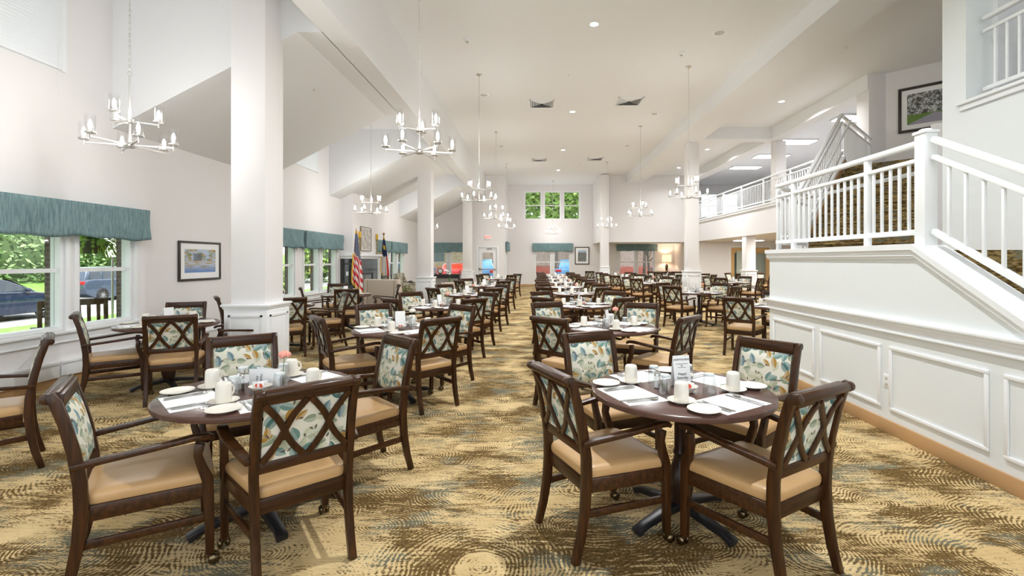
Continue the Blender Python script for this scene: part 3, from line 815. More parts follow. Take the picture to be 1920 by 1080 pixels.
#==FURN==
# ================================================================== CHAIRS
def lerp(a, b, t): return a + (b - a) * t
def make_chair():
    """armchair, origin on the floor under the seat, facing +Y"""
    r = empty('dining_armchair')
    RW, FW = .213, .255
    postp = [(-.295, 0), (-.262, .12), (-.238, .26), (-.228, .40), (-.232, .52), (-.252, .66), (-.283, .80), (-.312, .90), (-.330, .935)]
    for s in (-1, 1):
        m = MB(); m.beam([(s * (RW + .004 * (z > .4)), y, z) for y, z in postp], (1, 0, 0), .036, [.036, .042, .048, .052, .050, .046, .042, .042, .030])
        m.lathe([(.024, 0), (.024, .0375)], 14)
        # turn the last lathe into the scroll knob at the top
        o = len(m.v) - 28
        for i in range(o, len(m.v)):
            x, y, z = m.v[i]; m.v[i] = (s * RW + (z - .0187), x - .338, y + .915)
        m.build('rear_leg', WOODV, r, bevel=.004)
    for s in (-1, 1):
        m = MB()
        p = [(s * FW, .246, .055), (s * FW, .244, .20), (s * FW, .240, .36), (s * (FW + .002), .236, .43), (s * (FW + .006), .212, .50), (s * (FW + .010), .196, .56), (s * (FW + .010), .206, .615)]
        m.beam(p, (1, 0, 0), .036, [.036, .040, .046, .048, .040, .036, .042])
        lg = m.build('front_leg', WOODV, r, bevel=.004)
        c = MB(); c.cyl((s * FW, .246, .035), (s * FW, .246, .062), .012, n=10); c.beam([(s * FW, .246, .048), (s * FW, .268, .040), (s * FW, .272, .024)], (1, 0, 0), .03, .006)
        cc = c.build('caster_fork', BRASS, lg, smooth=True)
        c = MB(); c.blob((s * FW - .017, .262, .026), (.014, .026, .026), 14, 8); c.blob((s * FW + .017, .262, .026), (.014, .026, .026), 14, 8)
        c.build('caster', BRASS, lg, smooth=True)
    # seat frame
    m = MB()
    for s in (-1, 1): m.beam([(s * (RW - .003), -.20, .375), (s * (FW - .003), .228, .375)], (0, 0, 1), .072, .024)
    m.beam([(-RW + .01, -.224, .375), (RW - .01, -.224, .375)], (0, 0, 1), .072, .024)
    m.beam([(-FW + .01, .236, .375), (FW - .01, .236, .375)], (0, 0, 1), .072, .024)
    m.build('seat_frame', WOODH, r, bevel=.003)
    # stretchers
    for s in (-1, 1):
        MB().beam([(s * (RW - .004), -.238, .235), (s * (FW - .004), .24, .235)], (0, 0, 1), .038, .018).build('stretcher', WOODH, r, bevel=.003)
    # cushion: crowned, rounded
    N = 10; rings = []
    def outline(k, sc_, z):
        pts = []
        for (cx, cy, a0) in ((FW - .05, .215, 0), (-(FW - .05), .215, 90), (-(RW - .05), -.18, 180), (RW - .05, -.18, 270)):
            for j in range(5):
                a = R(a0 + j * 22.5); pts.append(((cx + .052 * math.cos(a)) * sc_, (cy + .052 * math.sin(a) - .02) * sc_ + .02, z))
        return pts
    for sc_, z in ((.93, .408), (.985, .412), (1.0, .428), (1.0, .445), (.985, .455), (.95, .463), (.78, .470), (.4, .474), (.05, .475)): rings.append(outline(0, sc_, z))
    MB().ring(rings).build('seat', LEATHER, r, smooth=True)
    # backrest panel
    def backy(z):
        for (y0, z0), (y1, z1) in zip(postp, postp[1:]):
            if z <= z1: return lerp(y0, y1, (z - z0) / (z1 - z0))
        return postp[-1][0]
    m = MB(); rows = 10; cols = 8; zs = [.548 + (.872 - .548) * i / rows for i in range(rows + 1)]
    vs = []; hw = .191
    for z in zs:
        for j in range(cols + 1):
            u = j / cols * 2 - 1; v = (z - .548) / .324 * 2 - 1
            bul = .022 * (1 - u ** 6) * (1 - v ** 6)
            vs.append((u * hw, backy(z) + .006 + bul, z))
    nfr = len(vs)
    for z in zs:
        for j in range(cols + 1): vs.append(((j / cols * 2 - 1) * hw, backy(z) - .008, z))
    fs = []
    C = cols + 1
    for i in range(rows):
        for j in range(cols):
            a = i * C + j; fs.append((a, a + 1, a + C + 1, a + C)); fs.append((nfr + a, nfr + a + C, nfr + a + C + 1, nfr + a + 1))
    for i in range(rows):
        for a in (i * C, i * C + cols): fs.append((a, a + C, nfr + a + C, nfr + a))
    for j in range(cols):
        for a in (j, rows * C + j): fs.append((a, a + 1, nfr + a + 1, nfr + a))
    m.add(vs, fs)
    m.build('backrest', LEAF, r, smooth=True, uv=lambda c: (c.x * 1.0 + .3, c.z))
    m = MB()
    fr = lambda x, z: (x, backy(z) + .012 + .0, z)
    for a, b in (((-hw, .872), (hw, .872)), ((-hw, .548), (-hw, .872)), ((hw, .548), (hw, .872))):
        m.tube([fr(lerp(a[0], b[0], t / 6), lerp(a[1], b[1], t / 6)) for t in range(7)], .004, 6)
    m.build('piping', mat('dark_piping', (.16, .13, .09), .8), r)
    # top rail: flat board below, round scroll above/behind
    m = MB(); m.box((-RW + .016, -.318, .862), (RW - .016, -.286, .925)); m.cyl((-RW + .018, -.338, .915), (RW - .018, -.338, .915), .023, n=16)
    m.box((-RW + .018, -.338, .915), (RW - .018, -.300, .937))
    m.build('top_rail', WOODH, r, bevel=.003)
    MB().beam([(-RW + .01, backy(.56) - .004, .56), (RW - .01, backy(.56) - .004, .56)], (0, 0, 1), .052, .024).build('back_rail', WOODH, r, bevel=.003)
    # double-X lattice
    zb, zt = .585, .865; W = RW - .016
    m = MB()
    def bar(xa, za, xb, zb_, off):
        pts = []
        for k in range(9):
            t = k / 8; x = lerp(xa, xb, t); z = lerp(za, zb_, t)
            x += math.sin(2 * PI * t) * .010 * (1 if xb > xa else -1)
            pts.append((x, backy(z) - .017 + off, z))
        m.beam(pts, (1, 0, 0), .030, .014)
    bar(-W + .005, zt, -.01, zb, 0); bar(.01, zb, W - .005, zt, .0005); bar(-W + .005, zb, -.008, zt, .0008); bar(.008, zt, W - .005, zb, .0012)
    m.build('lattice', WOODV, r, bevel=.002)
    # arms
    for s in (-1, 1):
        p = [(s * (RW + .030), -.262, .602), (s * (RW + .036), -.20, .612), (s * (RW + .046), -.10, .622), (s * (RW + .056), .0, .632), (s * (RW + .062), .10, .642), (s * (RW + .060), .18, .650), (s * (RW + .052), .235, .645), (s * (RW + .046), .262, .628)]
        m = MB(); m.beam(p, (1, 0, 0), [.026, .040, .044, .046, .048, .052, .050, .038], [.028, .027, .025, .024, .024, .026, .028, .022])
        m.cyl((s * (RW + .0), -.25, .603), (s * (RW + .035), -.25, .603), .012, n=8)
        m.build('armrest', WOODH, r, bevel=.007)
    return r
# ================================================================== TABLES
TH = .76; TR = .52
def make_table():
    r = empty('round_table')
    MB().lathe([(TR - .012, TH - .036), (TR - .002, TH - .030), (TR, TH - .018), (TR - .002, TH - .006), (TR - .010, TH)], 72).build('tabletop', TOP, r, smooth=True)
    MB().box((-.25, -.05, TH - .055), (.25, .05, TH - .036)).box((-.05, -.25, TH - .055), (.05, .25, TH - .036)).build('support_plate', DARKMETAL, r)
    MB().lathe([(.05, .075), (.062, .12), (.075, .19), (.068, .26), (.045, .33), (.034, .37), (.042, .39), (.034, .41), (.034, .64), (.05, .66), (.05, .705)], 28).build('pedestal', mat('pedestal_walnut', (.035, .015, .009), .28), r, smooth=True)
    for k in range(4):
        a = PI / 4 + k * PI / 2; c, s_ = math.cos(a), math.sin(a)
        MB().beam([(0, 0, .085), (.12 * c, .12 * s_, .075), (.30 * c, .30 * s_, .045), (.36 * c, .36 * s_, .022)], (-s_, c, 0), [.07, .065, .055, .06], [.045, .04, .035, .04]).build('foot', DARKMETAL, r, bevel=.006)
    return r
chair0 = make_chair(); ckids = kids_of(chair0)
table0 = make_table(); tkids = kids_of(table0)
used = {'chair': False, 'table': False}
def place_chair(px, py, ang, label, group):
    """px,py = top-rail middle; ang = facing in degrees from +X"""
    if used['chair']: o = copy_tree(chair0, ckids)
    else: o = chair0; used['chair'] = True
    f = Vector((math.cos(R(ang)), math.sin(R(ang))))
    o.location = (px + f.x * .318, py + f.y * .318, 0); o.rotation_euler = (0, 0, R(ang - 90))
    tag(o, label, 'chair', group)
    return o
# ---- tableware prototypes (origin on the thing's base)
PR = {}
def proto(name, fn): PR[name] = fn()
def shell(name, prof, m_, n=28, smooth=True):
    return MB().lathe(prof, n).build(name, m_, None, smooth=smooth)
def mug_fn():
    r = MB().lathe([(.037, 0), (.0385, .004), (.038, .06), (.0365, .092), (.033, .101), (.028, .104), (.025, .101)], 26).build('mug', CREAM, None, smooth=True)
    pts = [(.036 + .028 * math.sin(t), 0, .052 + .030 * math.cos(t)) for t in [PI * k / 10 for k in range(11)]]
    MB().tube(pts, .0052, 8).build('handle', CREAM, r, smooth=True)
    return r
def glass_fn():
    r = empty('tumbler')
    n = 36
    rings = []
    for rr, z in ((.037, 0), (.0365, .02), (.0365, .05), (.034, .075), (.030, .105), (.026, .112)):
        rings.append([((rr + (.0012 * math.cos(12 * 2 * PI * k / n) if .04 < z < .108 else 0)) * math.cos(2 * PI * k / n), (rr + (.0012 * math.cos(12 * 2 * PI * k / n) if .04 < z < .108 else 0)) * math.sin(2 * PI * k / n), z) for k in range(n)])
    me = MB().ring(rings, closed_ends=False); me.lathe([(.024, .110), (.026, .112)], 24)
    me.lathe([(.034, .002), (.0335, .05), (.031, .075), (.027, .10)], 24, caps=False)
    o = me.build('tumbler', TUMBLER, None, smooth=True)
    bpy.data.objects.remove(r)
    MB().lathe([(.0255, .1), (.0275, .103), (.0275, .108), (.0255, .1125)], 24).build('thick_base', mat('glass_base', (.75, .8, .8), .1, trans=.0), o, smooth=True)
    return o
proto('mug', mug_fn); proto('tumbler', glass_fn)
proto('saucer', lambda: shell('saucer', [(.035, 0), (.04, .004), (.066, .014), (.074, .019), (.073, .021), (.062, .016), (.034, .006)], CREAM))
proto('plate', lambda: shell('side_plate', [(.045, 0), (.05, .004), (.068, .010), (.083, .017), (.082, .019), (.066, .013), (.044, .006)], CREAM, 34))
proto('mat', lambda: MB().box((-.18, -.125, 0), (.18, .125, .0012)).build('placemat', PAPER, None))
def fork_fn():
    m = MB(); m.beam([(0, -.10, .003), (0, -.05, .004), (0, .01, .0025), (0, .035, .003), (0, .055, .002)], (1, 0, 0), [.017, .013, .006, .010, .022], .0022)
    for k in range(4): m.beam([(-.009 + .006 * k, .054, .002), (-.009 + .006 * k, .075, .0035), (-.009 + .006 * k, .10, .005)], (1, 0, 0), .0034, .002)
    return m.build('fork', STEEL, None, bevel=.0008, seg=1)
def knife_fn():
    m = MB(); m.beam([(0, -.12, .003), (0, -.06, .004), (0, .0, .004), (0, .02, .003)], (1, 0, 0), [.015, .012, .010, .012], .005); m.beam([(0, .02, .003), (0, .08, .003), (-.001, .105, .003), (-.004, .118, .003)], (1, 0, 0), [.015, .017, .014, .004], .0022)
    return m.build('knife', STEEL, None, bevel=.0008, seg=1)
def spoon_fn():
    m = MB(); m.beam([(0, -.10, .003), (0, -.05, .004), (0, .01, .0025), (0, .045, .003)], (1, 0, 0), [.016, .012, .006, .007], .0022)
    m.lathe([(.003, 0), (.012, .002), (.018, .006), (.0165, .0065), (.010, .0035), (.002, .0015)], 18)
    o_ = len(m.v) - 18 * 6
    for i in range(o_, len(m.v)):
        x, y, z = m.v[i]; m.v[i] = (x * .95, y * 1.45 + .065, z + .0005)
    return m.build('spoon', STEEL, None, smooth=True)
proto('fork', fork_fn); proto('knife', knife_fn); proto('spoon', spoon_fn)
def shaker_fn(fill):
    o = MB().lathe([(.019, 0), (.021, .01), (.018, .07), (.016, .075)], 12).build(fill + '_shaker', TUMBLER, None, smooth=False)
    MB().lathe([(.0175, .003), (.017, .04)], 12).build('filling', SALT if fill == 'salt' else mat('pepper', (.08, .06, .04), .8), o)
    MB().lathe([(.018, .072), (.018, .082), (.012, .092), (.004, .095)], 14).build('cap', STEEL, o, smooth=True)
    return o
proto('salt', lambda: shaker_fn('salt')); proto('pepper', lambda: shaker_fn('pepper'))
def bowl_fn():
    o = MB().lathe([(.03, 0), (.035, .006), (.058, .030), (.062, .036), (.060, .036), (.05, .024), (.03, .010)], 26).build('sugar_bowl', CREAM, None, smooth=True)
    return o
proto('bowl', bowl_fn)
def packet_fn():
    o = MB().box((-.028, -.003, 0), (.028, .003, .05)).build('sugar_packet', PAPER, None, bevel=.002)
    MB().lathe([(.014, .0031), (.014, .0042)], 16).build('red_ring', SUGARRED, o)
    r = o.children[0] if o.children else None
    for ch in [c for c in COL.objects if c.parent == o]: ch.rotation_euler = (R(90), 0, 0); ch.location = (0, 0, .027)
    return o
proto('packet', packet_fn)
def vase_fn():
    o = MB().lathe([(.022, 0), (.026, .02), (.024, .05), (.012, .085), (.013, .12), (.019, .13)], 18, caps=False).build('bud_vase', TUMBLER, None, smooth=True)
    return o
proto('vase', vase_fn)
def rose_fn(mat_):
    r = empty('rose')
    MB().tube([(0, 0, .01), (.003, 0, .09), (.012, .002, .165)], .0022, 6).build('stem', GREEN, r)
    m = MB(); random.seed(3)
    for k in range(13):
        a = k * 2.4; tt = .012 + .0018 * k
        cx, cy = .014 + tt * math.cos(a) * .7, tt * math.sin(a) * .7
        m.blob((cx, cy, .185 - k * .0008), (.017, .010 + .006 * (k % 2), .019), 8, 6)
    m.build('blossom', mat_, r, smooth=True)
    m = MB()
    for k in range(5):
        a = k * 1.256; c, s_ = math.cos(a), math.sin(a)
        m.add([(.012, 0, .166), (.012 + .022 * c - .007 * s_, .022 * s_ + .007 * c, .172), (.012 + .022 * c + .007 * s_, .022 * s_ - .007 * c, .172), (.012 + .038 * c, .038 * s_, .162)], [(0, 1, 3, 2)])
    m.build('sepals', GREEN, r)
    return r
proto('rose', lambda: rose_fn(ROSE)); proto('white_rose', lambda: rose_fn(mat('white_petal', (.85, .8, .7), .6)))
def card_fn():
    m = MB(); m.add([(-.055, -.03, 0), (.055, -.03, 0), (.055, 0, .185), (-.055, 0, .185), (.055, .03, 0), (-.055, .03, 0)], [(0, 1, 2, 3), (3, 2, 4, 5)])
    m.add([(-.055, -.0290, 0), (.055, -.0290, 0), (.055, .0, .183), (-.055, .0, .183), (.055, .0290, 0), (-.055, .0290, 0)], [(3, 2, 1, 0), (5, 4, 2, 3)])
    return m.build('menu_card', PAPER, None)
proto('card', card_fn)
PKIDS = {k: kids_of(o) for k, o in PR.items()}
allk = kids_of(None)
firstused = set()
def put_ware(kind, loc, rz, label, cat, group=None, parts=True, tilt=None):
    src = PR[kind]
    if kind not in firstused: o = src; firstused.add(kind)
    elif parts: o = copy_tree(src, PKIDS[kind])
    else: o = src.copy(); COL.objects.link(o)
    o.location = loc; o.rotation_euler = (tilt or 0, 0, rz)
    tag(o, label, cat, group)
    return o

CHN = ('near-left', 'near-right', 'far-left', 'far-right')
def dining(T, where, angs=(42, 130, -58, -140), dist=(.90, .90, 1.04, 1.03), chairs=None, level=1, rose='rose', skip=()):
    """T=(x,y) centre; angs = facing of the four chairs; level 2 full tableware, 1 medium, 0 light"""
    x, y = T
    if used['table']: o = copy_tree(table0, tkids)
    else: o = table0; used['table'] = True
    o.location = (x, y, 0); tag(o, 'round dark-topped pedestal table, ' + where, 'table', 'round dining tables'); o.rotation_euler = (0, 0, R(angs[0] - 45 + 8))
    for k in range(4):
        if k in skip: continue
        if chairs and chairs[k]: px, py, a = chairs[k]
        else:
            a = angs[k]; px = x - dist[k] * math.cos(R(a)); py = y - dist[k] * math.sin(R(a))
        back = 'lattice back in view' if math.sin(R(a)) > 0 else 'leaf-print back in view'
        place_chair(px, py, a, 'armchair, %s, %s side of %s' % (back, CHN[k], where), 'chairs around the round dining tables')
    for k in range(4):
        if chairs and chairs[k]: dx, dy = x - chairs[k][0], y - chairs[k][1]; a = math.degrees(math.atan2(dy, dx))
        else: a = angs[k]
        a += ((3, -4, 5, -3)[k])
        f = Vector((math.cos(R(a)), math.sin(R(a)))); s_ = Vector((f.y, -f.x))   # s_ = diner's right
        base = Vector((x, y)); side = '%s place, %s' % (CHN[k], where)
        def P(u, v, z=0): q = base + s_ * u - f * v; return (q.x, q.y, TH + z)
        rz = R(a - 90)
        put_ware('mat', P(0, .335), rz, 'white paper placemat, ' + side, 'placemat', 'paper placemats')
        put_ware('saucer', P(-.215, .20), rz, 'cream saucer under mug, ' + side, 'saucer', 'saucers', level > 0)
        put_ware('mug', P(-.215, .20, .0088), rz + (2.2, .6, 3.4, 5.0)[k], 'upturned cream mug, ' + side, 'mug', 'upturned mugs', level > 0)
        put_ware('plate', P(-.235, .363), rz, 'cream bread plate, ' + side, 'plate', 'bread plates', level > 0)
        put_ware('tumbler', P(.065, .155), rz, 'upturned glass tumbler, ' + side, 'glass', 'upturned tumblers', level > 0)
        if level > 0:
            put_ware('fork', P(-.135, .34, .0015), rz + .05, 'outer steel fork, ' + side, 'fork', 'forks')
            put_ware('knife', P(.105, .345, .0015), rz - .03, 'steel knife, ' + side, 'knife', 'knives')
        if level > 1:
            put_ware('fork', P(-.105, .345, .0015), rz + .02, 'inner steel fork, ' + side, 'fork', 'forks')
            put_ware('spoon', P(.135, .345, .0015), rz - .06, 'steel spoon, ' + side, 'spoon', 'spoons')
    ww = 'centre of ' + where
    c0 = R(angs[0] - 45)
    def Q(u, v): return (x + u * math.cos(c0) - v * math.sin(c0), y + u * math.sin(c0) + v * math.cos(c0), TH)
    if level > 1 and rose == 'card':
        cd = put_ware('card', Q(.0, .06), R(14), 'folded white menu card reading Happy Saturday, ' + ww, 'menu card')
    elif level > 1:
        cd = put_ware('card', Q(.0, .06), R(-12), 'white menu card lying on its side, ' + ww, 'menu card')
        cd.rotation_euler = (0, R(90), R(-12)); cd.location = (cd.location.x - .09, cd.location.y, TH + .055)
    else:
        cd = put_ware('card', Q(-.03, .03), R(30 + 17 * (int(x * 7 + y * 3) % 5)), 'folded white menu card, ' + ww, 'menu card', 'menu cards')
    if level > 0 or True:
        put_ware('salt', Q(-.13, -.03), .3, 'glass salt shaker, ' + ww, 'salt shaker', 'salt shakers', level > 0)
        put_ware('bowl', Q(.04, -.06), 0, 'small cream sugar bowl, ' + ww, 'bowl', 'sugar bowls')
    if level > 0:
        put_ware('pepper', Q(-.085, -.055), .2, 'glass pepper shaker, ' + ww, 'pepper shaker', 'pepper shakers')
    for j in range(3 if level > 0 else 1):
        q = Q(.04 + (.014 * (j - 1) if level else 0), -.06 + .012 * (j % 2)); put_ware('packet', (q[0], q[1], TH + .010 + .0), (.2, .9, -.5)[j], 'red-ringed sugar packet%s, %s' % ((', leftmost', ', middle', ', rightmost')[j] if level else '', ww), 'sugar packet', 'sugar packets', level > 0, tilt=R(12))
    if rose in ('rose', 'white_rose'):
        v = Q(.09, .07)
        put_ware('vase', v, 0, 'small glass bud vase, ' + ww, 'vase', 'bud vases')
        put_ware(rose, (v[0], v[1], TH + .012), 1.0 + x, ('pink' if rose == 'rose' else 'cream') + ' rose in the bud vase, ' + ww, 'flower', 'single roses')
    return cd
cd = dining((.85, 2.83), 'front table right of aisle', chairs=[(.083, 2.575, 25), (1.30, 2.20, 121), (.42, 3.88, -65), (1.69, 3.50, -144)], angs=(25, 120, -65, -144), level=2, rose='card')
# lettering on the card
ca = math.atan2(.185, .03)
rt = (ca, 0, 0)
def cardtext(body, z, size, m_=INK):
    t = z / .185; text('lettering', body, m_, cd, (0, -.03 + .03 * t - .0012, z), rt, size)
cardtext('HAWTHORNS', .160, .0165); cardtext('Your Neighborhood Gathering', .136, .0062); cardtext('Dining', .126, .0062); cardtext('Served daily at noon', .116, .0062); cardtext('Happy!', .078, .020); cardtext('Saturday', .056, .021)
cd2 = dining((-1.62, 2.83), 'front table left of aisle', chairs=[(-2.235, 2.265, 37), (-1.075, 2.28, 132), (-2.26, 3.70, -55), (-1.04, 3.66, -136)], angs=(38, 132, -55, -136), level=2)
for body, z, size in (('Happy', .075, .02), ('Day', .05, .018)):
    t = z / .185; text('lettering', body, INK, cd2, (0, -.03 + .03 * t - .0012, z), rt, size)
dining((.84, 5.46), 'second table back, right of aisle', chairs=[(.13, 4.86, 48), (1.58, 4.95, 138), (.15, 6.6, -65), (1.43, 6.5, -112)], angs=(50, 138, -62, -114))
dining((-1.50, 5.33), 'second table back, left of aisle', chairs=[(-2.24, 4.92, 37), (-.95, 4.83, 136), (-2.15, 6.35, -57), (-.95, 6.2, -128)], angs=(28, 130, -57, -128), rose='white_rose')
dining((.76, 8.10), 'third table back, right of aisle', angs=(42, 132, -50, -132), rose='white_rose')
dining((-1.57, 7.90), 'third table back, left of aisle', angs=(45, 135, -48, -132))
dining((-4.40, 5.75), 'table by near left windows', chairs=[(-5.02, 5.24, 40), (-3.83, 5.03, 120), (-4.82, 6.62, -68), (-3.6, 6.45, -140)], angs=(40, 120, -68, -140), rose=None)
dining((-4.30, 8.10), 'table behind near left column', angs=(36, 126, -52, -148), rose=None)
dining((-4.15, 10.5), 'left table before fireplace', chairs=[(-4.95, 10.10, 26), (-3.78, 9.58, 106), (-4.85, 11.75, -75), (-3.28, 11.45, -160)], angs=(40, 104, -75, -160), rose=None)
dining((4.05, 7.95), 'first table past half wall', chairs=[(3.14, 7.48, 50), (4.85, 7.35, 132), (3.5, 9.0, -60), (4.50, 9.0, -112)], skip=(2,), angs=(52, 140, -48, -132), level=1)
dining((3.82, 11.25), 'table before right beam column', chairs=[(3.03, 10.75, 42), (4.43, 10.62, 136), (3.25, 12.25, -58), (4.64, 12.1, -130)], angs=(38, 142, -48, -132), level=1)
far = [((.83, 10.9), 'fourth table back, right of aisle', (42.5, 132.5, -50.5, -134.5)), ((.85, 13.4), 'fifth table back, right of aisle', (43, 133, -48, -132)), ((.85, 16.0), 'sixth table back, right of aisle', (41, 131, -53, -137)), ((.9, 18.8), 'seventh table back, right of aisle', (42, 132, -48, -132)), ((.9, 21.6), 'eighth table back, right of aisle', (44, 134, -48, -132)),
       ((-1.50, 10.6), 'fourth table back, left of aisle', (44, 134, -49.5, -133.5)), ((-1.50, 14.1), 'fifth table back, left of aisle', (42.5, 132.5, -50.5, -134.5)), ((-1.50, 19.2), 'last table before exit door', (39, 129, -51.5, -135.5)),
       ((3.75, 15.6), 'table just beyond right beam column', (45, 135, -50.5, -134.5)), ((3.55, 18.6), 'second table beyond right beam column', (47.5, 137.5, -48, -132)), ((3.6, 21.6), 'table before right far window', (44, 134, -51, -135)),
       ((6.7, 16.2), 'near table before balcony column', (40, 130, -48, -132)), ((6.4, 19.6), 'table left of balcony column', (44, 134, -52, -136)), ((6.3, 22.8), 'table nearest the lamp', (43, 133, -50.5, -134.5)), ((9.2, 20.6), 'table before tan doors', (44, 134, -52, -136)),]
for T, wname, an in far: dining(T, wname, angs=an, level=0, rose='rose' if wname[0] in 'fst' else None)
place_chair(-3.75, 3.68, 225, 'armchair at the left frame edge, seat turned away to the left', None)
place_chair(2.75, 24.6, 80, 'lone armchair with lattice back beside the far recess column', None)
bpy.data.objects.remove(PR['white_rose']) if 'white_rose' not in firstused else None
#==REST==
# ================================================================== VALANCES, PICTURES, SIGNS
def valance(axis, t, a, b, z0, z1, into, label, seed=0):
    random.seed(seed)
    L = b - a; n = int(L / .04); d = .12
    r = empty('valance', (t, (a + b) / 2, z0) if axis == 'Y' else ((a + b) / 2, t, z0)); tag(r, label, 'valance', 'teal window valances')
    m = MB(); rows = 10; vs = []; H = z1 - z0
    pts = [(-L / 2, 0.0)] + [(-L / 2 + L * i / n, d) for i in range(n + 1)] + [(L / 2, 0.0)]
    for j in range(rows + 1):
        v = j / rows
        for i, (u, q) in enumerate(pts):
            sag = (1 - v) * (.012 * math.sin(u * 5.1 + seed) + .010 * math.sin(u * 11 + 2 * seed)) if q else 0
            qq = q + (1 - v) * (.014 * math.sin(u * 6 + v * 4 + seed) + .006 * math.sin(u * 19 + v * 7)) if q else 0
            z = H * v + sag
            vs.append((qq * into, u, z) if axis == 'Y' else (u, qq * into, z))
    C = len(pts)
    m.add(vs, [(j * C + i, j * C + i + 1, (j + 1) * C + i + 1, (j + 1) * C + i) for j in range(rows) for i in range(C - 1)])
    o = m.build('cloth', TEAL, r, smooth=True)
    md = o.modifiers.new('thickness', 'SOLIDIFY'); md.thickness = .006
    m = MB(); tp = [(0, -L / 2), (d * into, -L / 2), (d * into, L / 2), (0, L / 2)]
    m.prism(tp, (lambda p, q, h: (p, q, h)) if axis == 'Y' else (lambda p, q, h: (q, p, h)), H - .012, H)
    m.build('top_board', TEAL, r)
valance('Y', XL + .03, 4.85, 6.98, 1.80, 2.235, 1, 'big teal valance over the near left windows', 1)
valance('Y', XL + .03, 9.4, 11.62, 1.80, 2.235, 1, 'teal valance half hidden behind the near left column', 2)
valance('Y', XL + .03, 11.76, 14.02, 1.80, 2.235, 1, 'teal valance left of the striped flag', 3)
valance('Y', XL + .03, 16.75, 18.6, 1.80, 2.235, 1, 'teal valance just right of the blue and red flag', 4)
valance('Y', XL + .03, 18.75, 21.0, 1.80, 2.235, 1, 'farthest teal valance on the left window wall', 5)
valance('X', UPY - .03, -5.45, -3.35, 1.90, 2.38, -1, 'teal valance on the far wall left of the exit door', 6)
valance('X', FARY - .03, -.2, 2.1, 1.98, 2.46, -1, 'teal valance under the high triple window', 7)
valance('X', FARY - .03, 4.6, 6.9, 2.02, 2.40, -1, 'teal valance in the lamp alcove right of the aisle', 8)
valance('Y', XRL + .03, 25.0, 26.7, 1.98, 2.46, 1, 'narrow teal valance seen edge-on beside the exit door wall', 9)

def art(name, kind):
    m = mat(name, (.5, .5, .5), .6); n = NT(m)
    uv = n.coord('UV'); s = n.sep(uv)
    if kind == 'lake':
        nz = n.noise(n.mapping(uv, (5, 7, 1)), 1, 5, .7)
        up = n.mix(n.step(nz.outputs[0], .4, .6), (.48, .30, .08), (.10, .18, .06))
        sky_ = n.mix(n.step(n.noise(uv, 5, 3).outputs[0], .4, .6), up, (.45, .55, .7))
        house = n.math('MULTIPLY', n.math('LESS_THAN', n.math('ABSOLUTE', n.math('SUBTRACT', s[0], .4)), .13), n.math('LESS_THAN', n.math('ABSOLUTE', n.math('SUBTRACT', s[1], .66)), .16))
        c = n.mix(n.math('MULTIPLY', house, .8), sky_, (.10, .13, .17))
        wt = n.mix(n.step(n.noise(n.mapping(uv, (4, 14, 1)), 1, 5, .7).outputs[0], .42, .58), (.42, .30, .12), (.50, .60, .75))
        wt = n.mix(n.step(s[1], .35, .05), wt, (.14, .26, .55))
        n.color(n.mix(n.math('LESS_THAN', s[1], .5), c, wt))
    elif kind == 'oaks':
        nz = n.noise(n.mapping(uv, (4, 6, 1)), 1.6, 6, .75).outputs[0]
        br = n.noise(n.mapping(uv, (6, 3, 1), rot=(0, 0, .6)), 1.5, 5, .7).outputs[0]
        c = n.mix(n.step(nz, .44, .54), (.09, .085, .07), (.62, .64, .64))
        c = n.mix(n.math('LESS_THAN', n.math('ABSOLUTE', n.math('SUBTRACT', br, .5)), .022), c, (.03, .028, .025))
        path = n.math('MULTIPLY', n.math('LESS_THAN', s[1], .30), n.math('LESS_THAN', n.math('ABSOLUTE', n.math('SUBTRACT', s[0], .6)), n.math('SUBTRACT', .62, n.math('MULTIPLY', s[1], 1.9))))
        g = n.mix(n.math('LESS_THAN', s[1], .32), c, (.14, .24, .05))
        n.color(n.mix(path, g, (.36, .35, .42)))
    elif kind == 'garden':
        nz = n.noise(n.mapping(uv, (9, 12, 1)), 1, 5, .8).outputs[0]
        c = n.mix(n.step(nz, .42, .58), (.03, .04, .04), (.33, .36, .35))
        n.color(n.mix(n.step(s[1], .72, .9), c, (.5, .62, .74)))
    else:
        nz = n.noise(n.mapping(uv, (5, 3, 1)), 1, 5, .8).outputs[0]
        n.color(n.mix(n.step(nz, .42, .6), (.70, .66, .60), (.28, .27, .26)))
    return m
def picture(c, rot, w_, h, fw_, mt, artm, frame_m, label, name='framed_picture'):
    """local: picture in XZ facing -Y"""
    r = empty(name, c, rot); tag(r, label, 'picture')
    m = MB(); a, b = w_ / 2, h / 2
    for (x0, x1, z0, z1) in ((-a, a, b - fw_, b), (-a, a, -b, -b + fw_), (-a, -a + fw_, -b + fw_, b - fw_), (a - fw_, a, -b + fw_, b - fw_)): m.box((x0, -.03, z0), (x1, 0, z1))
    m.build('frame', frame_m, r, bevel=.004)
    MB().box((-a + fw_, -.014, -b + fw_), (a - fw_, -.004, b - fw_)).build('mount', PAPER, r)
    q, p = a - fw_ - mt, b - fw_ - mt
    MB().box((-q, -.017, -p), (q, -.0145, p)).build('print', artm, r, uv=lambda v: ((v.x + q) / (2 * q), (v.z + p) / (2 * p)))
    return r
DF = mat('dark_bronze_frame', (.035, .028, .022), .4)
picture((XL + .003, 8.22, 1.50), R(90), 1.02, .66, .035, .10, art('lake_print', 'lake'), DF, 'dark framed lake and mill picture on the left wall beside the near column')
ps = S0 + v45 * .82
picture((ps.x - u45.x * .004, ps.y - u45.y * .004, 4.85), R(-45), 1.15, 1.0, .06, .10, art('oak_avenue_print', 'oaks'), DF, 'large dark framed oak avenue picture above the stair landing')
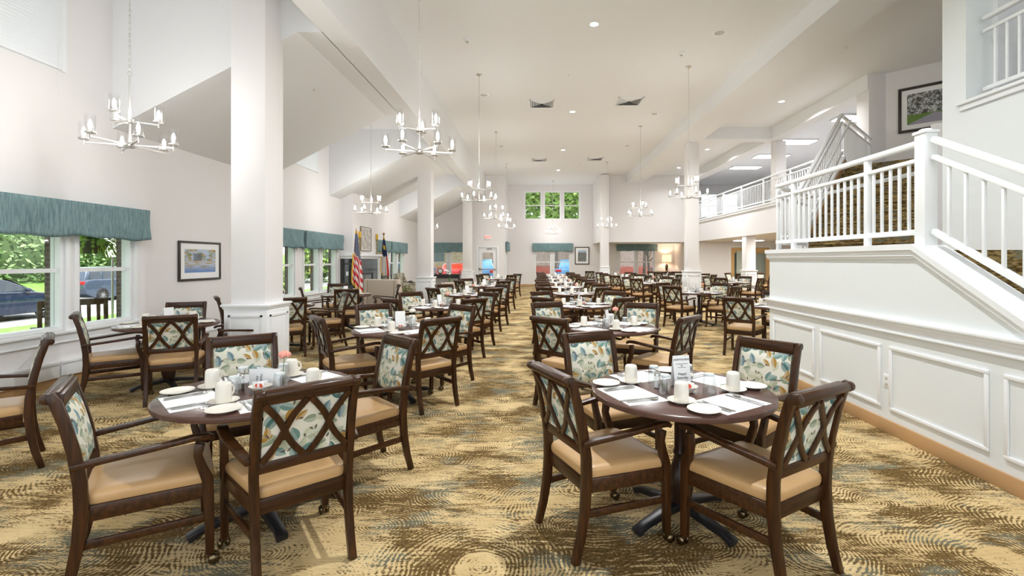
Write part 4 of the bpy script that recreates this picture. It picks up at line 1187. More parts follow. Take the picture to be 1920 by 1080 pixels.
picture((2.63, FARY - .003, 1.75), 0, .82, 1.0, .05, .12, art('garden_print', 'garden'), DF, 'black framed garden picture on the far wall right of the window')
picture((-5.4 + .003, 15.2, 2.17), R(90), .94, .76, .025, .03, art('sketch_print', 'sketch'), mat('taupe_frame', (.22, .17, .12), .5), 'pale sketch picture in a thin frame above the mantel')
# exit sign
ex = empty('exit_sign', (-2.42, UPY - .002, 2.66)); tag(ex, 'white exit sign with red EXIT lettering above the far door', 'exit sign')
MB().box((-.17, -.04, -.11), (.17, 0, .11)).build('sign_box', TRIM, ex, bevel=.006)
text('lettering', 'EXIT', mat('exit_red', (.85, .05, .02), .5, emit=(1, .09, .04), es=1.2), ex, (0, -.042, 0), (R(90), 0, 0), .17)
# exit door
def panel_door(name, x0, x1, y, top, label, dm, glass, hw=True):
    r = empty(name, ((x0 + x1) / 2, y, 0)); r['kind'] = 'structure'
    a = (x1 - x0) / 2
    m = MB()
    for (p, q, z0, z1) in ((-a - .08, -a, 0, top + .08), (a, a + .08, 0, top + .08), (-a, a, top, top + .08)): m.box((p, -.02, z0), (q, .10, z1))
    m.build('door_frame', TRIM, r, bevel=.004)
    m = MB()
    gx0, gx1, gz0, gz1 = glass
    for (p, q, z0, z1) in ((-a + .01, gx0, .02, top - .01), (gx1, a - .01, .02, top - .01), (gx0, gx1, .02, gz0), (gx0, gx1, gz1, top - .01)): m.box((p, .03, z0), (q, .075, z1))
    m.build('door_leaf', dm, r)
    MB().box((gx0, .045, gz0), (gx1, .055, gz1)).build('glass_pane', PANE, r)
    if hw:
        MB().box((-a + .08, -.03, 1.0), (a - .06, .0, 1.06)).box((-a + .08, -.01, 1.0), (-a + .12, .03, 1.06)).box((a - .10, -.01, 1.0), (a - .06, .03, 1.06)).build('push_bar', mat('alu', (.35, .34, .33), .35, 1), r)
        MB().lathe([(.04, 0), (.045, .02), (.03, .06)], 16).build('door_knob', BRASS, r, smooth=True).matrix_local = Matrix.Translation((-a + .07, .03, 1.06)) @ Matrix.Rotation(R(90), 4, 'X')
        MB().box((-.05, -.02, top - .09), (.22, .02, top - .03)).build('door_closer', mat('alu', (.35, .34, .33), .35, 1), r)
    return r
panel_door('door_1', -2.92, -1.98, UPY + .01, 2.13, '', TRIM, (-.27, .27, .55, 1.88))
OAK = mat('honey_oak', (.62, .40, .17), .45)
MINT = mat('frosted_mint_glass', (.46, .52, .46), .3)
for k, (a, b) in enumerate(((9.75, 10.72), (10.73, 11.7))):
    r = panel_door('door_%d' % (k + 2), a + .001, b - .001, 24.01, 2.13, '', OAK, (-.30, .30, .35, 1.85), False)
structure(MB().box((9.67, 23.97, 2.13), (11.78, 24.0, 2.22)).build('trim_door_head', TRIM))
bd = MB().box((10.0, 23.93, .35), (10.7, 23.96, 1.95)); tag(bd.build('menu_board', MINT), 'tall dark-edged glass board in front of the left tan door', 'board')
structure(MB().box((9.75, 24.3, 0), (11.8, 24.34, 2.3)).build('wall_beyond_doors', MINT))

# ------------------------------------------------------------------ fireplace and lounge
CBX = -5.4
structure(MB().box((XL, 14.15, 0), (CBX, 16.3, 3.9)).build('wall_chimney', WALL))
fp = empty('fireplace', (CBX, 15.2, 0)); tag(fp, 'white mantel fireplace with black stone surround and glass front', 'fireplace')
m = MB(); m.box((-.36, -1.14, 1.62), (.18, 1.14, 1.70)); m.box((-.36, -1.10, 1.55), (.13, 1.10, 1.62)); m.build('mantel', TRIM, fp, bevel=.008)
BG = mat('black_granite', (.015, .017, .018), .08, spec=.8)
m = MB(); m.box((-.36, -1.07, .0), (.03, -.5, 1.55)); m.box((.0, .5, 0), (.03, 1.07, 1.55)); m.box((0, -.5, 1.1), (.03, .5, 1.55)); m.build('surround', BG, fp)
m = MB(); m.box((.02, -.48, .12), (.05, .48, 1.06)); m.build('firebox_glass', mat('fire_glass', (.05, .06, .065), .03, spec=1), fp)
m = MB()
for (a, b, z0, z1) in ((-.5, -.46, .08, 1.1), (.46, .5, .08, 1.1), (-.5, .5, 1.06, 1.1), (-.5, .5, .08, .12)): m.box((.03, a, z0), (.07, b, z1))
m.build('firebox_frame', BLACK, fp)
MB().box((.0, -1.08, .95), (.0, -1.07, .95))
pl = MB().box((-.19, -1.082, 1.05), (-.12, -1.0705, 1.17)); pl.build('outlet_plate', TRIM, fp)
fs = empty('fire_screen', (CBX + .5, 15.6, 0)); tag(fs, 'black framed folding screen standing before the fireplace', 'fire screen')
m = MB()
for (a, b, z0, z1) in ((-.36, -.33, 0, 1.0), (.33, .36, 0, 1.0), (-.36, .36, .97, 1.0), (-.36, .36, .03, .06)): m.box((-.01, a, z0), (.01, b, z1))
m.build('frame', BLACK, fs); MB().box((-.003, -.33, .06), (.003, .33, .97)).build('mesh_panel', fake_glass('screen_mesh', (.55, .55, .55), .3), fs)
YEL = mat('yellow_bloom', (.80, .48, .03), .6)
for k, y in enumerate((14.62, 16.2)):
    r = empty('candlestick', (CBX + .03, y, 1.70)); tag(r, 'tall mantel candlestick with yellow top, ' + ('left of the sketch picture', 'right of the sketch picture')[k], 'candlestick', 'mantel candlesticks')
    MB().lathe([(.06, 0), (.055, .015), (.015, .04), (.022, .1), (.012, .14), (.026, .2), (.012, .25), (.026, .32), (.012, .38), (.024, .44), (.03, .5)], 14).build('stand', mat('garland_gold', (.28, .22, .07), .6), r, smooth=True)
    MB().cyl((0, 0, .5), (0, 0, .68), .04, n=14).build('candle', YEL, r, smooth=True)
# flags
def flag(x, y, label, stripe, finial):
    r = empty('flag', (x, y, 0)); tag(r, label, 'flag', 'flags on floor poles')
    MB().lathe([(.16, 0), (.16, .02), (.05, .04), (.03, .09)], 20).build('base', BRASS, r, smooth=True)
    MB().cyl((0, 0, .05), (0, 0, 2.38), .013, n=10).build('pole', mat('oak_pole', (.25, .12, .04), .4), r)
    if finial == 'eagle':
        m = MB(); m.blob((0, 0, 2.45), (.02, .02, .04), 8, 6); m.add([(0, 0, 2.43), (-.06, 0, 2.53), (-.02, 0, 2.47)], [(0, 1, 2)]); m.add([(0, 0, 2.43), (.06, 0, 2.53), (.02, 0, 2.47)], [(0, 1, 2)]); m.lathe([(.02, 2.37), (.02, 2.39)], 10)
        m.build('finial', mat('pale_gold', (.75, .68, .5), .35, .6), r, smooth=True)
    else: MB().lathe([(.012, 2.37), (.035, 2.40), (.04, 2.43), (.03, 2.46), (.005, 2.475)], 14).build('finial', mat('ball_gold', (.35, .18, .06), .3, .6), r, smooth=True)
    # draped cloth: pleated cone hanging from the pole
    m = MB(); rows = 30; cols = 34; vs = []
    H0, H1 = 2.32, .85 if finial == 'eagle' else 1.05
    uvs = {}
    for j in range(rows + 1):
        v = j / rows; z = lerp(H0, H1, v); wdt = lerp(.03, .20, min(1, v * 1.25) ** .8)
        for i in range(cols + 1):
            u = i / cols; ph = u * 2.6 * 2 * PI
            X = (u - .30) * wdt * 1.35 + .012 * math.sin(ph * 1.7) * v
            Yy = -.02 - .5 * wdt * .5 * (1 + math.cos(ph)) * (.25 + .5 * v) 
            zz = z - (u - .2) * .30 * v - .05 * math.sin(ph) * v
            vs.append((X, Yy, zz)); uvs[len(vs) - 1] = (u, v)
    C = cols + 1
    m.add(vs, [(j * C + i, j * C + i + 1, (j + 1) * C + i + 1, (j + 1) * C + i) for j in range(rows) for i in range(cols)])
    me = m
    mt = mat('flag_cloth_' + finial, (.8, .8, .8), .8); n = NT(mt); uv = n.coord('UV'); s = n.sep(uv)
    # hanging cloth: stripes run steeply down the drape
    if stripe:
        t = n.math('ADD', n.math('MULTIPLY', s[1], 7.0), n.math('MULTIPLY', s[0], -2.6))
        st = n.math('GREATER_THAN', n.math('FRACT', t), .5)
        c = n.mix(st, (.62, .02, .03), (.80, .78, .76))
        vo = n.new('TexVoronoi', voronoi_dimensions='2D'); n.put(vo.inputs['Vector'], n.mapping(uv, (8, 22, 1))); vo.inputs['Randomness'].default_value = .15
        star = n.math('LESS_THAN', vo.outputs['Distance'], .23)
        can = n.mix(star, (.012, .022, .09), (.8, .8, .8))
        inc = n.math('LESS_THAN', n.math('SUBTRACT', s[1], n.math('MULTIPLY', s[0], .08)), .40)
        c = n.mix(inc, c, can)
        top = n.math('LESS_THAN', s[1], .05)
        c = n.mix(top, c, (.70, .36, .02))
    else:
        c = n.mix(n.math('GREATER_THAN', s[0], .80), (.78, .76, .74), (.60, .03, .03))
        c = n.mix(n.math('LESS_THAN', n.math('SUBTRACT', s[1], n.math('MULTIPLY', s[0], -.1)), .55), c, (.012, .022, .09))
        em = n.math('MULTIPLY', n.math('LESS_THAN', n.math('ABSOLUTE', n.math('SUBTRACT', s[1], .27)), .05), n.math('LESS_THAN', n.math('ABSOLUTE', n.math('SUBTRACT', s[0], .5)), .3))
        c = n.mix(em, c, (.65, .42, .04))
        c = n.mix(n.math('LESS_THAN', s[1], .06), c, (.70, .36, .02))
    n.color(c)
    o = m.build('cloth', mt, r, smooth=True, uv=None)
    L = o.data.uv_layers.new(name='UVMap')
    for lp in o.data.loops: L.data[lp.index].uv = uvs[lp.vertex_index]
    md = o.modifiers.new('thickness', 'SOLIDIFY'); md.thickness = .004
    fr = MB(); last = [vs[rows * C + i] for i in range(C)]
    fr.tube([(p[0], p[1], p[2] - .01) for p in last], .018 if stripe else .012, 6)
    ed = [vs[j * C] for j in range(int(rows * .45), rows + 1)]
    fr.tube([(p[0], p[1] - .01, p[2]) for p in ed], .016, 6)
    fr.build('fringe', mat('gold_fringe', (.80, .45, .02), .7), r, smooth=True)
flag(-4.98, 13.3, 'furled stars and stripes flag with gold fringe before the fireplace', True, 'eagle')
flag(-5.36, 16.9, 'furled blue, white and red state flag right of the mantel', False, 'ball')

def armchair(loc, rz, label, m_, scale=1.0, wing=True):
    r = empty('armchair', loc, rz); tag(r, label, 'armchair', 'lounge armchairs')
    k = scale
    MB().box((-.38 * k, .36 * k, .12), (.38 * k, .50 * k, 1.0 * k)).build('backrest', m_, r, bevel=.04, seg=3)
    for s in (-1, 1):
        m = MB(); m.prism([(-.42 * k, .12), (.5 * k, .12), (.5 * k, 1.0 * k), (.34 * k, 1.0 * k), (.22 * k, .66), (-.42 * k, .62)] if wing else [(-.42 * k, .12), (.5 * k, .12), (.5 * k, .66), (-.42 * k, .62)], YZ, s * .38 * k if s > 0 else -.48 * k, .48 * k if s > 0 else -.38 * k)
        m.build('armrest', m_, r, bevel=.025, seg=3)
    MB().box((-.37 * k, -.40 * k, .14), (.37 * k, .36 * k, .34)).build('seat_base', m_, r, bevel=.02)
    MB().box((-.365 * k, -.42 * k, .345), (.365 * k, .35 * k, .48)).build('seat_cushion', m_, r, bevel=.04, seg=3)
    for x in (-.42, .42):
        for y in (-.36, .44): MB().cyl((x * k, y * k, 0), (x * k, y * k, .12), .02, .03, 8).build('leg', WOODV, r)
    return r
armchair((-3.85, 12.75, 0), R(165), 'tall beige wingback armchair seen from behind near the striped flag', BEIGE, 1.02)
armchair((-2.75, 15.6, 0), R(200), 'beige armchair seen from behind, right of the second left column', BEIGE, .8)
FLORAL = mat('floral_sofa', (.5, .44, .36), .9)
def _fl():
    n = NT(FLORAL); c = n.coord(); f = n.noise(c, 9, 3, .6).outputs[0]
    n.color(n.mix(n.step(f, .45, .55), (.56, .50, .42), (.26, .24, .17)))
_fl()
armchair((-4.9, 18.6, 0), R(90), 'patterned beige armchair by the far left windows', FLORAL, 1.0)
tag(MB().blob((-4.86, 18.6, .60), (.13, .18, .115), 12, 8).build('cushion', BLACK, smooth=True), 'black cushion on the patterned armchair by far left windows', 'cushion')
ct = empty('coffee_table', (-4.1, 15.0, 0)); tag(ct, 'dark low coffee table between the armchairs left of the second column', 'table')
MB().box((-.5, -.35, .40), (.5, .35, .45)).build('tabletop', WOODH, ct, bevel=.006)
for x in (-.45, .45):
    for y in (-.3, .3): MB().box((x - .025, y - .025, 0), (x + .025, y + .025, .40)).build('leg', WOODV, ct)
gl = empty('greenery_basket', (-4.1, 15.0, .45)); tag(gl, 'low arrangement of dried greenery on the coffee table', 'arrangement')
MB().lathe([(.14, 0), (.18, .10)], 16).build('basket', mat('wicker', (.3, .2, .1), .8), gl)
def leaves(n, c, r, size, seed, flat=1.0, inner=.6):
    random.seed(seed); m = MB()
    for _ in range(n):
        d = Vector((random.gauss(0, 1), random.gauss(0, 1), random.gauss(0, 1))).normalized() * random.uniform(inner, 1)
        p = Vector((c[0] + d.x * r[0], c[1] + d.y * r[1], c[2] + d.z * r[2]))
        a = Vector((random.uniform(-1, 1), random.uniform(-1, 1), random.uniform(-.7, .7))).normalized() * size * random.uniform(.6, 1.2)
        b = a.cross(Vector((random.uniform(-1, 1), random.uniform(-1, 1), random.uniform(-1, 1)))).normalized() * size * .4
        m.add([p - a, p + b, p + a, p - b], [(0, 1, 2, 3)])
    return m
leaves(160, (0, 0, .14), (.26, .26, .10), .06, 4, inner=.2).build('sprigs', mat('dry_green', (.22, .24, .10), .8), gl)
# console table with clock and orchid at the far left windows
cn = empty('console_table', (-4.5, UPY - .45, 0)); tag(cn, 'black console table under the far left window', 'table')
MB().box((-.75, -.2, .76), (.75, .2, .80)).build('tabletop', BLACK, cn, bevel=.004); MB().box((-.7, -.17, .60), (.7, .17, .76)).build('apron', BLACK, cn)
for x in (-.68, .68):
    for y in (-.14, .14): MB().box((x - .025, y - .025, 0), (x + .025, y + .025, .60)).build('leg', BLACK, cn)
ck = empty('mantel_clock', (-4.75, UPY - .45, .80)); tag(ck, 'round brass clock standing on the black console table', 'clock')
MB().cyl((0, -.03, .17), (0, .03, .17), .14, n=24).box((-.06, -.04, 0), (.06, .04, .05)).build('clock_case', BRASS, ck, smooth=True)
MB().cyl((0, -.034, .17), (0, -.0305, .17), .10, n=24).build('dial', PAPER, ck)
op = empty('potted_orchid', (-2.95, 16.35, 0)); tag(op, 'white orchid in a pot on a small stand behind the beige armchair', 'plant')
MB().cyl((0, 0, 0), (0, 0, .60), .03, n=10).lathe([(.16, .58), (.16, .61)], 20).lathe([(.14, 0), (.14, .02)], 18).build('stand', WOODV, op, smooth=True)
MB().lathe([(.06, .61), (.09, .75), (.08, .75)], 16).build('pot', CREAM, op, smooth=True)
m = MB(); m.tube([(0, 0, .74), (.02, 0, .95), (-.05, 0, 1.12), (-.14, 0, 1.16)], .006, 6)
for a in range(4): q = a * 1.57; m.add([(0, 0, .75), (.05 * math.cos(q + .5), .05 * math.sin(q + .5), .84), (.16 * math.cos(q), .16 * math.sin(q), .88), (.05 * math.cos(q - .5), .05 * math.sin(q - .5), .84)], [(0, 1, 2, 3)])
m.build('foliage', GREEN, op)
m = MB()
for x, z in ((-.04, 1.13), (-.09, 1.15), (-.14, 1.15), (.01, 1.04)): m.blob((x, -.02, z), (.035, .02, .03), 8, 6)
m.build('blossom', PAPER, op, smooth=True)
# sideboard with lamp in the alcove
sb = empty('sideboard', (7.3, FARY - .4, 0)); tag(sb, 'dark sideboard in the far right alcove carrying the table lamp', 'sideboard')
MB().box((-.75, -.25, .80), (.58, .25, .85)).build('top', WOODH, sb, bevel=.005); MB().box((-.7, -.22, .1), (.55, .22, .80)).build('body', WOODV, sb)
for x in (-.36, .22): MB().box((x - .27, -.235, .15), (x + .27, -.221, .76)).build('door', WOODV, sb, bevel=.004)
tl = empty('table_lamp', (7.35, FARY - .4, .85)); tag(tl, 'brass table lamp with cream drum shade in the far alcove', 'lamp')
MB().lathe([(.09, 0), (.08, .02), (.05, .05), (.075, .16), (.085, .30), (.05, .42), (.015, .48), (.012, .60)], 18).build('lamp_base', BRASS, tl, smooth=True)
MB().lathe([(.26, .55), (.25, .95)], 28, caps=False).build('lamp_shade', mat('lit_shade', (.8, .6, .4), .8, emit=(1, .74, .5), es=.8), tl, smooth=True)
l = bpy.data.lights.new('lamp_light', 'POINT'); l.energy = 16; l.color = (1, .84, .64); l.shadow_soft_size = .05
o = bpy.data.objects.new('bulb_light', l); COL.objects.link(o); o.parent = tl; o.location = (0, 0, .75)
# outlet on the half wall
ol = empty('electrical_outlet', (HX, 4.24, .45)); tag(ol, 'white electrical outlet on the half wall between two moulded panels', 'outlet')
MB().box((-.006, -.037, -.06), (0, .037, .06)).build('cover_plate', TRIM, ol, bevel=.003)
for z in (-.025, .025): MB().box((-.009, -.016, z - .014), (-.0062, .016, z + .014)).build('socket', mat('ivory', (.6, .58, .52), .4), ol, bevel=.002)
th = MB().box((7.86, 25.2, 1.45), (7.899, 25.35, 1.6)); tag(th.build('thermostat', BLACK, bevel=.004), 'small dark wall thermostat in the lamp alcove', 'thermostat')

# ================================================================== OUTSIDE
GZ = -.15
def ground(y, x): pass
m = MB(); m.box((-13.0, -12, -.6), (-6.0, 60, GZ)); g = m.build('ground_lawn', GRASS); structure(g)
m = MB(); m.box((-14.6, -12, -.6), (-13.0, 60, -.22)); structure(m.build('ground_sidewalk', CONC))
m = MB(); m.box((-24.5, -12, -.8), (-14.6, 80, -.53)); structure(m.build('ground_parking', ASPHALT))
m = MB(); m.box((-25.0, -12, -.8), (-24.5, 80, -.38)); structure(m.build('ground_kerb', CONC))
m = MB()
nx, ny = 24, 40; vs = []
random.seed(5)
for i in range(nx + 1):
    for j in range(ny + 1):
        x = -25 - 40 * i / nx; y = -12 + 100 * j / ny
        z = -.45 + 6.0 * (1 - math.exp(-(i / nx) * 2.2)) * (.75 + .25 * math.sin(y * .12)) + random.uniform(-.1, .1)
        vs.append((x, y, z))
C = ny + 1
m.add(vs, [(i * C + j, i * C + j + 1, (i + 1) * C + j + 1, (i + 1) * C + j) for i in range(nx) for j in range(ny)])
structure(m.build('ground_hillside', GRASS, smooth=True))
m = MB(); m.box((-6.0, FARY + .3, -.5), (40, 70, GZ)); m.box((-24.5, 60, -.8), (-6, 90, -.5)); structure(m.build('ground_far_parking', ASPHALT))

def bush(loc, r, label, lm, n=1400, size=.16, name='bush'):
    e = empty(name, loc); tag(e, label, 'bush', 'bushes on the slope outside')
    leaves(n, (0, 0, r[2] * .8), r, size, int(abs(loc[1] * 10)) + 1, inner=.75).build('foliage', lm, e)
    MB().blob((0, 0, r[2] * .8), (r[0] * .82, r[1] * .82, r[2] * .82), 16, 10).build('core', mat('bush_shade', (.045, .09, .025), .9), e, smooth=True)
    MB().cyl((0, 0, -.5), (0, 0, r[2] * .5), .12, n=8).build('stem', BARK, e)
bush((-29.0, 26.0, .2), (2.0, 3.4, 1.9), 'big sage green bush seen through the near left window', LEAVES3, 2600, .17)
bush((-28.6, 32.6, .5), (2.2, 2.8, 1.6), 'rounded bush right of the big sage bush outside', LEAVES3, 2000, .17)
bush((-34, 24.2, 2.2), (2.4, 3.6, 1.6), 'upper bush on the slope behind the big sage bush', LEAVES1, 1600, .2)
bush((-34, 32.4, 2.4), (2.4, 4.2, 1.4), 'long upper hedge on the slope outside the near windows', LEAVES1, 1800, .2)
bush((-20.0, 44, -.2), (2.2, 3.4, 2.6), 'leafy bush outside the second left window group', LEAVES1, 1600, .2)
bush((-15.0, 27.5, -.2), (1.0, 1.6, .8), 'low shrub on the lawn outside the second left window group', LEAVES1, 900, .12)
def tree(loc, h, r, label, lm, n=2600, size=.3, trunk=.16):
    e = empty('tree', loc); tag(e, label, 'tree', 'trees outside the windows')
    m = MB(); m.tube([(0, 0, -.3), (.05, .02, h * .3), (-.05, .05, h * .6), (.05, 0, h)], [trunk, trunk * .85, trunk * .6, trunk * .3], 10)
    for k in range(6):
        a = k * 1.05; m.tube([(0, 0, h * .45 + .08 * k * h * .5), (math.cos(a) * r[0] * .4, math.sin(a) * r[1] * .4, h * .62 + .05 * k * h), (math.cos(a) * r[0] * .8, math.sin(a) * r[1] * .8, h * .75 + .05 * k * h)], [trunk * .4, trunk * .28, trunk * .1], 6)
    m.build('trunk', BARK, e, smooth=True)
    leaves(n, (0, 0, h), r, size, int(abs(loc[0] * 7)) + 3, inner=.35).build('crown', lm, e)
tree((-5.6, 38, GZ), 7.0, (3.0, 3, 3.2), 'leafy tree left through the high triple window', LEAVES1, 3600)
tree((1.6, 38.5, GZ), 7.4, (3.9, 2.6, 3.9), 'leafy tree filling the high triple window', LEAVES1, 8000, .26)
tree((8.8, 39, GZ), 7.0, (3.0, 3, 3.2), 'leafy tree right through the high triple window', LEAVES1, 3600)
tree((7.1, 30.3, GZ), 3.4, (1.5, 1.2, 1.1), 'young tree with slanting branch outside the lamp alcove window', LEAVES1, 700, .14, .11)
tree((-36, 20, 1.5), 7.0, (4.5, 5, 4), 'large tree above the slope left outside', LEAVES2, 2600, .35, .3)
tree((-30, 50, 1.0), 7.0, (5, 6, 4), 'tree beyond the parked SUV', LEAVES1, 2600, .35, .3)
bl = empty('brick_building', (4, 44, GZ)); tag(bl, 'brick building across the far parking lot', 'building')
MB().box((-16, 0, 0), (22, 6, 5.2)).build('wall', BRICK, bl)
MB().box((-16, -.08, 0), (22, 0, 1.05)).build('plinth', mat('red_plinth', (.55, .16, .12), .8), bl)
for k in range(5): MB().box((-14 + 7 * k, -.05, 1.5), (-12.4 + 7 * k, -.001, 3.0)).build('window', mat('dark_window', (.08, .1, .12), .1), bl)
MB().box((-16.3, -.4, 5.2), (22.3, 6.4, 5.5)).build('roof', mat('roof_grey', (.2, .2, .2), .8), bl)

CARM = {}
def car(loc, rz, paint, label, suv=False, kids=None):
    r = empty('car', loc, rz); tag(r, label, 'car', None)
    # local: length along X, front +X
    H = 1.70 if suv else 1.46; Lh = 2.30; W = .92
    top = H
    if suv: low = [(-2.28, .42), (-2.34, .75), (-2.28, 1.02), (-1.9, 1.08), (0, 1.06), (.95, 1.02), (2.05, .92), (2.30, .72), (2.32, .42)]
    else: low = [(-2.30, .38), (-2.36, .70), (-2.26, .98), (-1.6, 1.00), (0, .96), (.95, .93), (1.9, .80), (2.28, .62), (2.34, .36)]
    cab = [(-2.2, 1.02), (-1.95, 1.50), (-1.5, 1.66), (0, 1.70), (.35, 1.62), (1.15, 1.02)] if suv else [(-1.95, .97), (-1.2, 1.34), (-.5, 1.45), (.05, 1.44), (.45, 1.32), (1.25, .93)]
    m = MB()
    poly = low + [(1.85, .22), (-1.85, .22)]
    rings = []
    for y, sx, sz in ((-W, .985, .0), (-W * .97, .995, .015), (-W * .86, 1, .03), (W * .86, 1, .03), (W * .97, .995, .015), (W, .985, 0)):
        rings.append([(x * sx, y, z + (sz if z > .7 else 0)) for x, z in poly])
    m.ring(rings)
    pm = mat('car_paint_' + paint[0], paint[1], .18, .3, coat=1.0)
    m.build('body', pm, r, bevel=.03, seg=3)
    rings = []
    for y, k in ((-W * .80, 1.0), (-W * .70, 1.0), (W * .70, 1), (W * .80, 1.0)):
        inn = .0 if abs(y) > W * .75 else .02
        rings.append([(x, y * (1 - .22 * (z - 1.0) / .6), z + inn) for x, z in cab])
    MB().ring(rings).build('cabin', pm, r, bevel=.03, seg=3)
    gm = mat('car_glass', (.02, .03, .04), .05, spec=.9)
    g = MB()
    for s in (-1, 1):
        for (x0, x1, x2, x3) in (((-.1, .95, .33, -.1), (-1.15, -.18, -.18, -1.0)) if not suv else ((-.1, .92, .30, -.1), (-1.2, -.2, -.2, -1.1), (-1.95, -1.3, -1.2, -1.72))):
            zt = (1.36 if not suv else 1.58); zb = (.99 if not suv else 1.08)
            def Y(z): return s * (W * .80 * (1 - .22 * (z - 1.0) / .6) + .012)
            g.add([(x0, Y(zb), zb), (x1, Y(zb), zb), (x2, Y(zt), zt), (x3, Y(zt), zt)], [(0, 1, 2, 3)])
    g.build('side_window', gm, r)
    zb, zt = (.96, 1.38) if not suv else (1.06, 1.62)
    x0, x1 = (1.22, .48) if not suv else (1.12, .38)
    MB().add([(x0 + .02, -.62, zb + .02), (x0 + .02, .62, zb + .02), (x1 + .04, .55, zt), (x1 + .04, -.55, zt)], [(0, 1, 2, 3)]).build('windscreen', gm, r)
    for x in (-1.42, 1.42):
        for s in (-1, 1):
            wh = MB(); wh.lathe([(.20, -.10), (.31, -.10), (.335, -.07), (.335, .07), (.31, .10), (.22, .10), (.20, .06)], 28)
            o = wh.build('wheel', BLACK, r, smooth=True); o.matrix_local = Matrix.Translation((x, s * (W - .06), .335)) @ Matrix.Rotation(R(90), 4, 'X')
            rm = MB(); rm.lathe([(.22, -.085), (.22, .085)], 24, caps=False); rm.lathe([(.05, -.09), (.05, .09)], 12)
            for k in range(10):
                a = k * PI / 5
                rm.beam([(0, 0, .08), (.22 * math.cos(a), .22 * math.sin(a), .07)], (-math.sin(a), math.cos(a), 0), .035, .02)
                rm.beam([(0, 0, -.08), (.22 * math.cos(a), .22 * math.sin(a), -.07)], (-math.sin(a), math.cos(a), 0), .035, .02)
            rm.build('rim', mat('alloy', (.65, .66, .68), .3, 1), o)
    for s in (-1, 1):
        MB().blob((.75, s * (W + .04), 1.02), (.07, .11, .07), 10, 6).build('wing_mirror', pm, r, smooth=True)
        MB().box((2.10, s * .62 - .2, .64), (2.28, s * .62 + .2, .78)).build('headlamp', mat('headlamp', (.7, .72, .75), .1), r, bevel=.03)
        MB().box((-2.36, s * .70 - .16, .86), (-2.10, s * .70 + .2, 1.02)).build('tail_lamp', mat('tail_red', (.55, .02, .02), .2), r, bevel=.02)
    MB().box((2.24, -.45, .42), (2.345, .45, .60)).build('grille', BLACK, r, bevel=.01)
    return r
NAVY = ('navy', (.012, .026, .06)); SLATE = ('slate_blue', (.07, .10, .155)); RED = ('red', (.55, .03, .03)); SKYB = ('sky_blue', (.12, .33, .62))
car((-18.3, 15.65, -.53), R(90), NAVY, 'dark navy sedan parked outside the near left windows')
car((-22.2, 25.0, -.53), R(90), SLATE, 'slate blue SUV parked beyond the navy sedan', True)
car((-21.0, 35.5, -.53), R(90), RED, 'red SUV parked beyond the second left window group', True)
car((-19.0, 50.0, -.53), R(90), SKYB, 'blue car far along the left parking row')
car((-18.6, 62.0, -.53), R(90), SLATE, 'grey blue SUV farthest along the left parking row', True)
car((-5.6, 33.0, GZ), R(95), RED, 'red car outside the far window left of the exit door')
car((-8.6, 35.5, GZ), R(90), SKYB, 'blue car beyond the red car left of the exit door', True)
car((-3.35, 32.0, GZ), R(90), SKYB, 'light blue SUV seen through the exit door glass', True)
car((2.2, 34.0, GZ), R(90), SKYB, 'bright blue SUV below the triple window', True)
car((9.7, 35.5, GZ), R(90), SLATE, 'slate car outside the lamp alcove window')
structure(MB().box((-8.4, -3, 3.0), (XL - .26, UPY, 3.12)).build('ceiling_porch', TRIM))
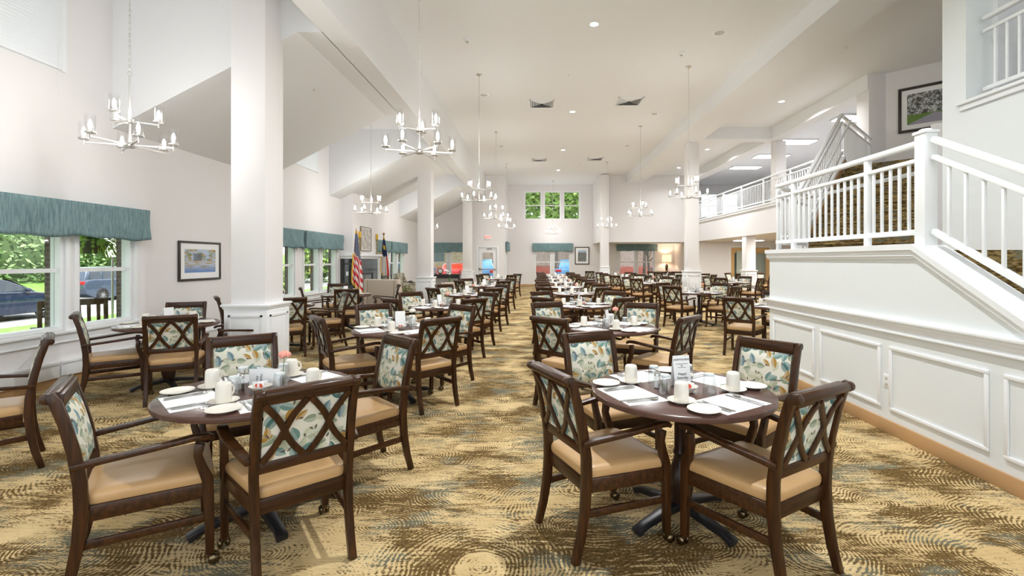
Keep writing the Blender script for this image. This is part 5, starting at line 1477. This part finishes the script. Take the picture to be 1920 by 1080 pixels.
# hanging fern, sign post, rocking chair on the porch side
hf = empty('hanging_fern', (-7.15, 7.75, 1.62)); tag(hf, 'hanging fern basket outside the near left window', 'plant')
MB().lathe([(.12, 0), (.19, .14), (.20, .20), (.18, .20)], 18).build('basket', mat('dark_pot', (.05, .055, .06), .6), hf, smooth=True)
random.seed(11); m = MB()
for k in range(90):
    a = random.uniform(0, 2 * PI); L = random.uniform(.35, .65); up = random.uniform(.05, .28)
    prev = None
    for q in range(9):
        t = q / 8; p = Vector((math.cos(a) * L * t, math.sin(a) * L * t, .2 + up * math.sin(t * PI * .9) * 1.2 - .35 * t * t * (1.1 - up)))
        if prev is not None:
            d = (p - prev).normalized(); s_ = d.cross(Vector((0, 0, 1))).normalized() * (.055 * (1 - t * .8))
            mid = (prev + p) / 2
            m.add([prev, mid + s_ + d * .02, mid + s_ * .9 + d * .035, p], [(0, 1, 2, 3)]); m.add([prev, mid - s_ + d * .02, mid - s_ * .9 + d * .035, p], [(0, 1, 2, 3)])
        prev = p
m.build('fronds', mat('fern_green', (.32, .50, .07), .7), hf)
MB().tube([(0, 0, .2), (0, 0, 1.38)], .006, 6).build('hanger', BLACK, hf)
sp = empty('sign_post', (-12.0, 13.6, GZ)); tag(sp, 'small white sign on a grey metal post outside', 'sign')
MB().cyl((0, 0, 0), (0, 0, 2.3), .03, n=10).build('post', mat('alu', (.35, .34, .33), .35, 1), sp); MB().box((.02, -.22, 1.75), (.04, .22, 2.3)).build('sign_panel', PAPER, sp)
sp.rotation_euler = (0, 0, R(-30))
rc = empty('rocking_chair', (-7.0, 7.25, GZ), R(-38)); tag(rc, 'wooden slat-backed porch chair outside the near left window', 'chair')
PW = wood('porch_wood', (.20, .12, .07), (.11, .065, .04), .6)
m = MB()
for k in range(6): m.beam([(.15, -.275 + .11 * k, .42), (.10, -.275 + .11 * k, 1.0)], (0, 1, 0), .042, .02)
m.build('back_slats', PW, rc)
m = MB(); m.beam([(.10, -.38, 1.03), (.10, .38, 1.03)], (0, 0, 1), .09, .03); m.beam([(.15, -.36, .42), (.15, .36, .42)], (0, 0, 1), .07, .03); m.build('back_rail', PW, rc)
m = MB()
for s in (-1, 1): m.beam([(.16, s * .36, .0), (.15, s * .36, .45), (.10, s * .36, 1.06)], (0, 1, 0), .05, .04)
m.build('back_post', PW, rc)
m = MB()
for k in range(6): m.box((-.42 + .095 * k, -.34, .40), (-.34 + .095 * k, .34, .42))
m.build('seat_slats', PW, rc)
for s in (-1, 1):
    MB().box((-.45, s * .36 - .04, .62), (.16, s * .36 + .04, .65)).build('armrest', PW, rc)
    MB().box((-.42, s * .36 - .02, 0), (-.37, s * .36 + .02, .62)).build('front_leg', PW, rc)
#==END==
